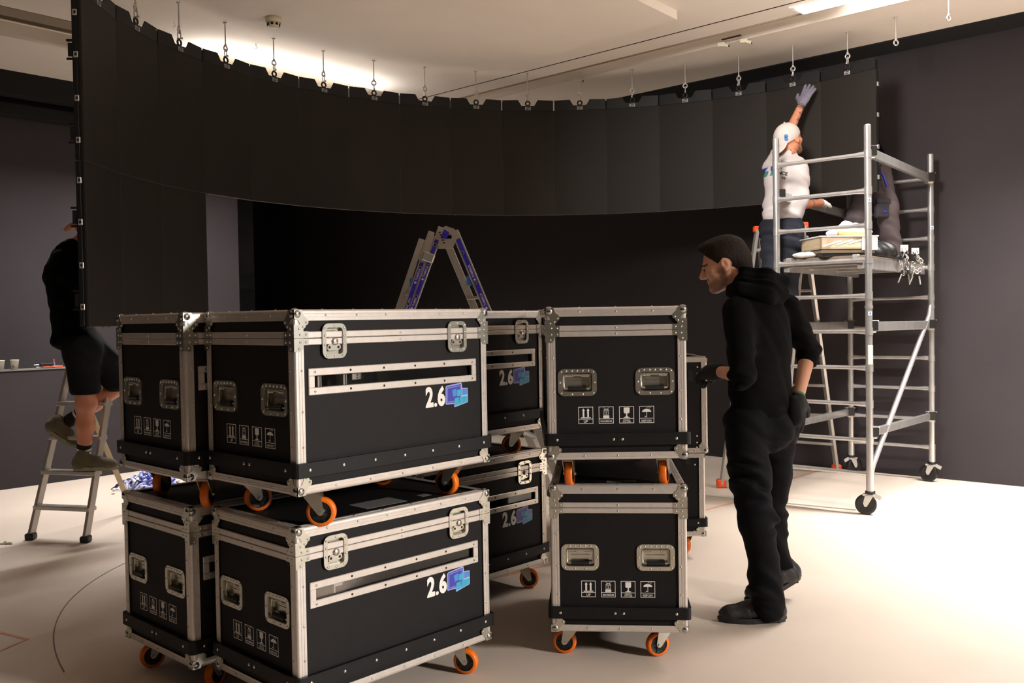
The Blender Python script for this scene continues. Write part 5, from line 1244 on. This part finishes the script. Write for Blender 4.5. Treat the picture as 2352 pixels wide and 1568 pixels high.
for i in (0, 1):
    a = a2[i]; h_ = V((a.x-.05, a.y-.07, a.z-.10)); shoe('work_shoe', h_, h_+f2*.29, (0, 0, 1), 1.0, p2_, 'leather', 'sole')
# ---------------------------------------------------------------- worker on the platform behind the screen end
f3 = V((-.75, .65, 0)); s3 = V((-.65, -.75, 0))
hip3 = at(2006, 392, 8.06); kR, aR = at(2038, 485, 7.92), at(2052, 588, 7.98); kL, aL = at(1968, 500, 8.10), at(1982, 592, 8.12)
hR, hL = at(2018, 392, 8.0), at(1998, 400, 8.12)
ch3 = at(1972, 300, 8.18); hd3 = at(1950, 238, 8.2); hp, W3, R3_ = head_prims(hd3, V((-.9, .1, -.2)), V((-.2, .1, .97)), 1.0)
al = [at(1950, 290, 8.05), at(1915, 300, 7.98), at(1890, 270, 8.05)]
body = hp+[(cap(W3(0, -.03, -.06), ch3, .056, .08), .03), cap(ch3, hip3, .10, .10, s3, 1.3), (cap(al[0], al[1], .045, .038), .03), (cap(al[1], al[2], .038, .028), .03), (cap(hR, kR, .08, .055), .03), (cap(kR, aR, .05, .036), .03), (cap(hL, kL, .08, .055), .03), (cap(kL, aL, .05, .036), .03)]+hand_prims(al[2], V((-.6, .2, .7)), V((-.3, -.9, 0)), 1, .4)
p3_ = sdf_obj('person', body, .007, 'skin', None, .02); tag(p3_, 'worker in grey cargo trousers on the platform, upper body hidden behind the screen', 'person')
sdf_obj('trousers', [cap(at(2000, 380, 8.08), hip3, .112, .12, s3, 1.25), (cap(hR, kR, .10, .092), .05), (cap(kR, at(2050, 575, 7.97), .090, .078), .04), (cap(hL, kL, .10, .09), .05), (cap(kL, aL, .085, .075), .04)], .0065, 'greyt', p3_, .03, knee_folds(kR, kL, at(2045, 550, 7.95), at(2020, 420, 8), amp=.016, fr=50))
pk = at(2028, 476, 7.815); Rk = Matrix((V((.95, .3, 0)), V((.05, 0, 1)), V((.3, -.95, 0)))).transposed().to_4x4(); Rk.translation = pk
b = MB(); b.box((-.065, -.09, -.04), (.065, .07, .012), 'greyd', Rk, .012); b.box((-.07, .030, -.03), (.07, .078, .018), 'greyd', Rk, .010); b.box((-.01, -.045, .016), (.03, -.028, .018), 'navy', Rk)
b.build('cargo_pocket').parent = p3_
b = MB(); b.tube([at(2020, 392, 7.87), at(2030, 405, 7.83), at(2038, 430, 7.82)], .012, 'navy', 8); b.build('blue_tool_strap').parent = p3_
sdf_obj('dark_sweater', [cap(ch3, hip3+V((0, 0, .05)), .12, .115, s3, 1.35), (cap(al[0], al[1], .06, .052), .04), (cap(al[1], al[1].lerp(al[2], .8), .05, .036), .03), (cap(ch3, ch3+V((-.03, 0, .10)), .11, .07, s3, 1.3), .04)], .007, 'hoodie2', p3_, .03, folds(.006, 40, (.3, .2, .9)))
sdf_obj('hair', [ell(W3(0, -.02, .042), (.082, .1, .088), R3_)], .006, 'hair', p3_, .02, None, lambda P_: -((P_-_v(hd3))@_v(V(R3_.col[2])))+.0)
for a in (aR, aL): h_ = V((a.x+.05, a.y-.05, 1.902)); shoe('work_shoe', h_, h_+f3*.28, (0, 0, 1), 1.0, p3_, 'leather', 'sole')
# ---------------------------------------------------------------- man in shorts on the step ladder
f0 = V((.93, .36, 0)); s0 = V((-.36, .93, 0)); y0 = 6.24
c0 = at(214, 522, 6.26); hp, W0, R0 = head_prims(c0, V((.9, .42, .15)), V((-.15, 0, .98)), 1.05)
ch0, pe0 = at(152, 640, y0), at(178, 770, 6.28)
hipN, hipF = at(188, 800, 6.22), at(205, 795, 6.38); kN, aN = at(196, 925, 6.28), at(192, 1052, 6.40); kF, aF = at(285, 880, 6.50), at(166, 962, 6.52)
shN, shF = at(148, 600, 6.12), at(160, 600, 6.42); arms = [(shN, at(190, 660, 6.14), at(212, 560, 6.30)), (shF, at(205, 640, 6.46), at(214, 545, 6.50))]
body = hp+[(cap(W0(0, -.03, -.06), at(160, 578, 6.26), .058, .066), .03), (cap(at(155, 600, 6.25), ch0, .09, .10, s0, 1.3), .04), cap(ch0, pe0, .10, .10, s0, 1.3), (cap(hipN, kN, .085, .060), .04), (cap(kN, at(196, 975, 6.33), .058, .060), .03), (cap(at(196, 975, 6.33), aN, .060, .038), .03), (cap(hipF, kF, .085, .062), .04), (cap(kF, at(215, 925, 6.52), .058, .060), .03), (cap(at(215, 925, 6.52), aF, .060, .036), .03), (ell(kN+V((.02, 0, 0)), (.058, .055, .06)), .03)]
for a, e_, h_ in arms: body += [(cap(a, e_, .05, .042), .03), (cap(e_, h_, .042, .03), .03)]+hand_prims(h_, V((.2, -.1, .95)), V((.9, .3, 0)), 1.0, .3)
p0_ = sdf_obj('person', body, .0055, 'tan_skin', None, .02); tag(p0_, 'man in black hoodie, shorts and striped socks stepping up the ladder at the left', 'person')
sdf_obj('hoodie', [cap(at(150, 630, 6.25), at(168, 765, 6.27), .125, .128, s0, 1.45), (cap(at(150, 592, 6.25), at(150, 640, 6.25), .09, .125, s0, 1.7, kb=1.45), .05)]+[(cap(a, e_, .072, .062), .05) for a, e_, h_ in arms]+[(cap(e_, h_, .06, .045), .04) for a, e_, h_ in arms]+[(cap(at(140, 585, 6.18), at(172, 578, 6.22), .04, .05), .03), (cap(at(142, 578, 6.30), at(172, 572, 6.32), .04, .05), .03), (ell(at(168, 785, 6.27), (.125, .17, .05)), .05)], .0065, 'hoodie2', p0_, .03, folds(.007, 38, (.2, .3, .9), (3, 4, 2)))
sdf_obj('hood', [(cap(at(138, 572, 6.16), at(170, 562, 6.22), .024, .030), .02), (cap(at(138, 570, 6.34), at(170, 562, 6.30), .024, .030), .02), (cap(at(138, 572, 6.16), at(138, 570, 6.34), .026, .026), .02), (cap(at(150, 566, 6.16), at(150, 564, 6.34), .034, .034), .02), (cap(at(166, 562, 6.17), at(166, 560, 6.34), .036, .036), .02)], .006, 'hoodie2', p0_, .02, folds(.007, 60, (.2, .2, 1)))
sdf_obj('shorts', [cap(pe0, at(190, 800, 6.29), .125, .135, s0, 1.30), (cap(hipN, at(195, 893, 6.26), .115, .098), .05), (cap(hipF, at(268, 868, 6.48), .115, .10), .05)], .006, 'greyshort', p0_, .03, lambda P_: folds(.010, 45, (.5, .2, .8), (3, 4, 3))(P_), cut=lambda P_: np.maximum(at(195, 905, 6.26).z-P_[..., 2], 0*P_[..., 0]-1))
for nm, kk, aa in (('sock', kN, aN), ('sock', kF, aF)):
    d_ = (aa-kk).normalized(); o = sdf_obj(nm, [cap(aa-d_*.105, aa+d_*.02, .050, .044), (cap(aa+d_*.01, aa+d_*.055, .043, .040), .02)], .005, ['sock', 'white'], p0_, .02)
    paint(o, 1, lambda c: any(abs((c-aa).dot(d_)+q) < .0075 for q in (.052, .078)))
h0 = V((aN.x-.075, aN.y-.03, 0)); 
h0 = at(170, 1098, 6.33); h0.z = .468; shoe('sneaker', h0, h0+V((.29, .03, 0)), (0, 0, 1), 1.0, p0_, 'suede', 'olive_sole')
hq, tq = at(104, 985, 6.50), at(176, 1030, 6.46); dq = (tq-hq).normalized(); shoe('sneaker', hq, hq+dq*.28, V((.5, 0, .8)), 1.0, p0_, 'suede', 'olive_sole')
sdf_obj('cap', [ell(W0(0, -.01, .045), [k*1.05 for k in (.086, .105, .090)], R0)], .006, 'card', p0_, .02, None, lambda P_: -((P_-_v(c0))@_v(V(R0.col[2])))+.005)
bq = at(166, 519, 6.24); Rb = Matrix((V((.1, 1, 0)), V((.85, 0, .5)), V((.5, 0, -.85)))).transposed(); sdf_obj('cap_brim', [ell(bq, (.07, .062, .007), Rb)], .003, 'peach', p0_, .01)
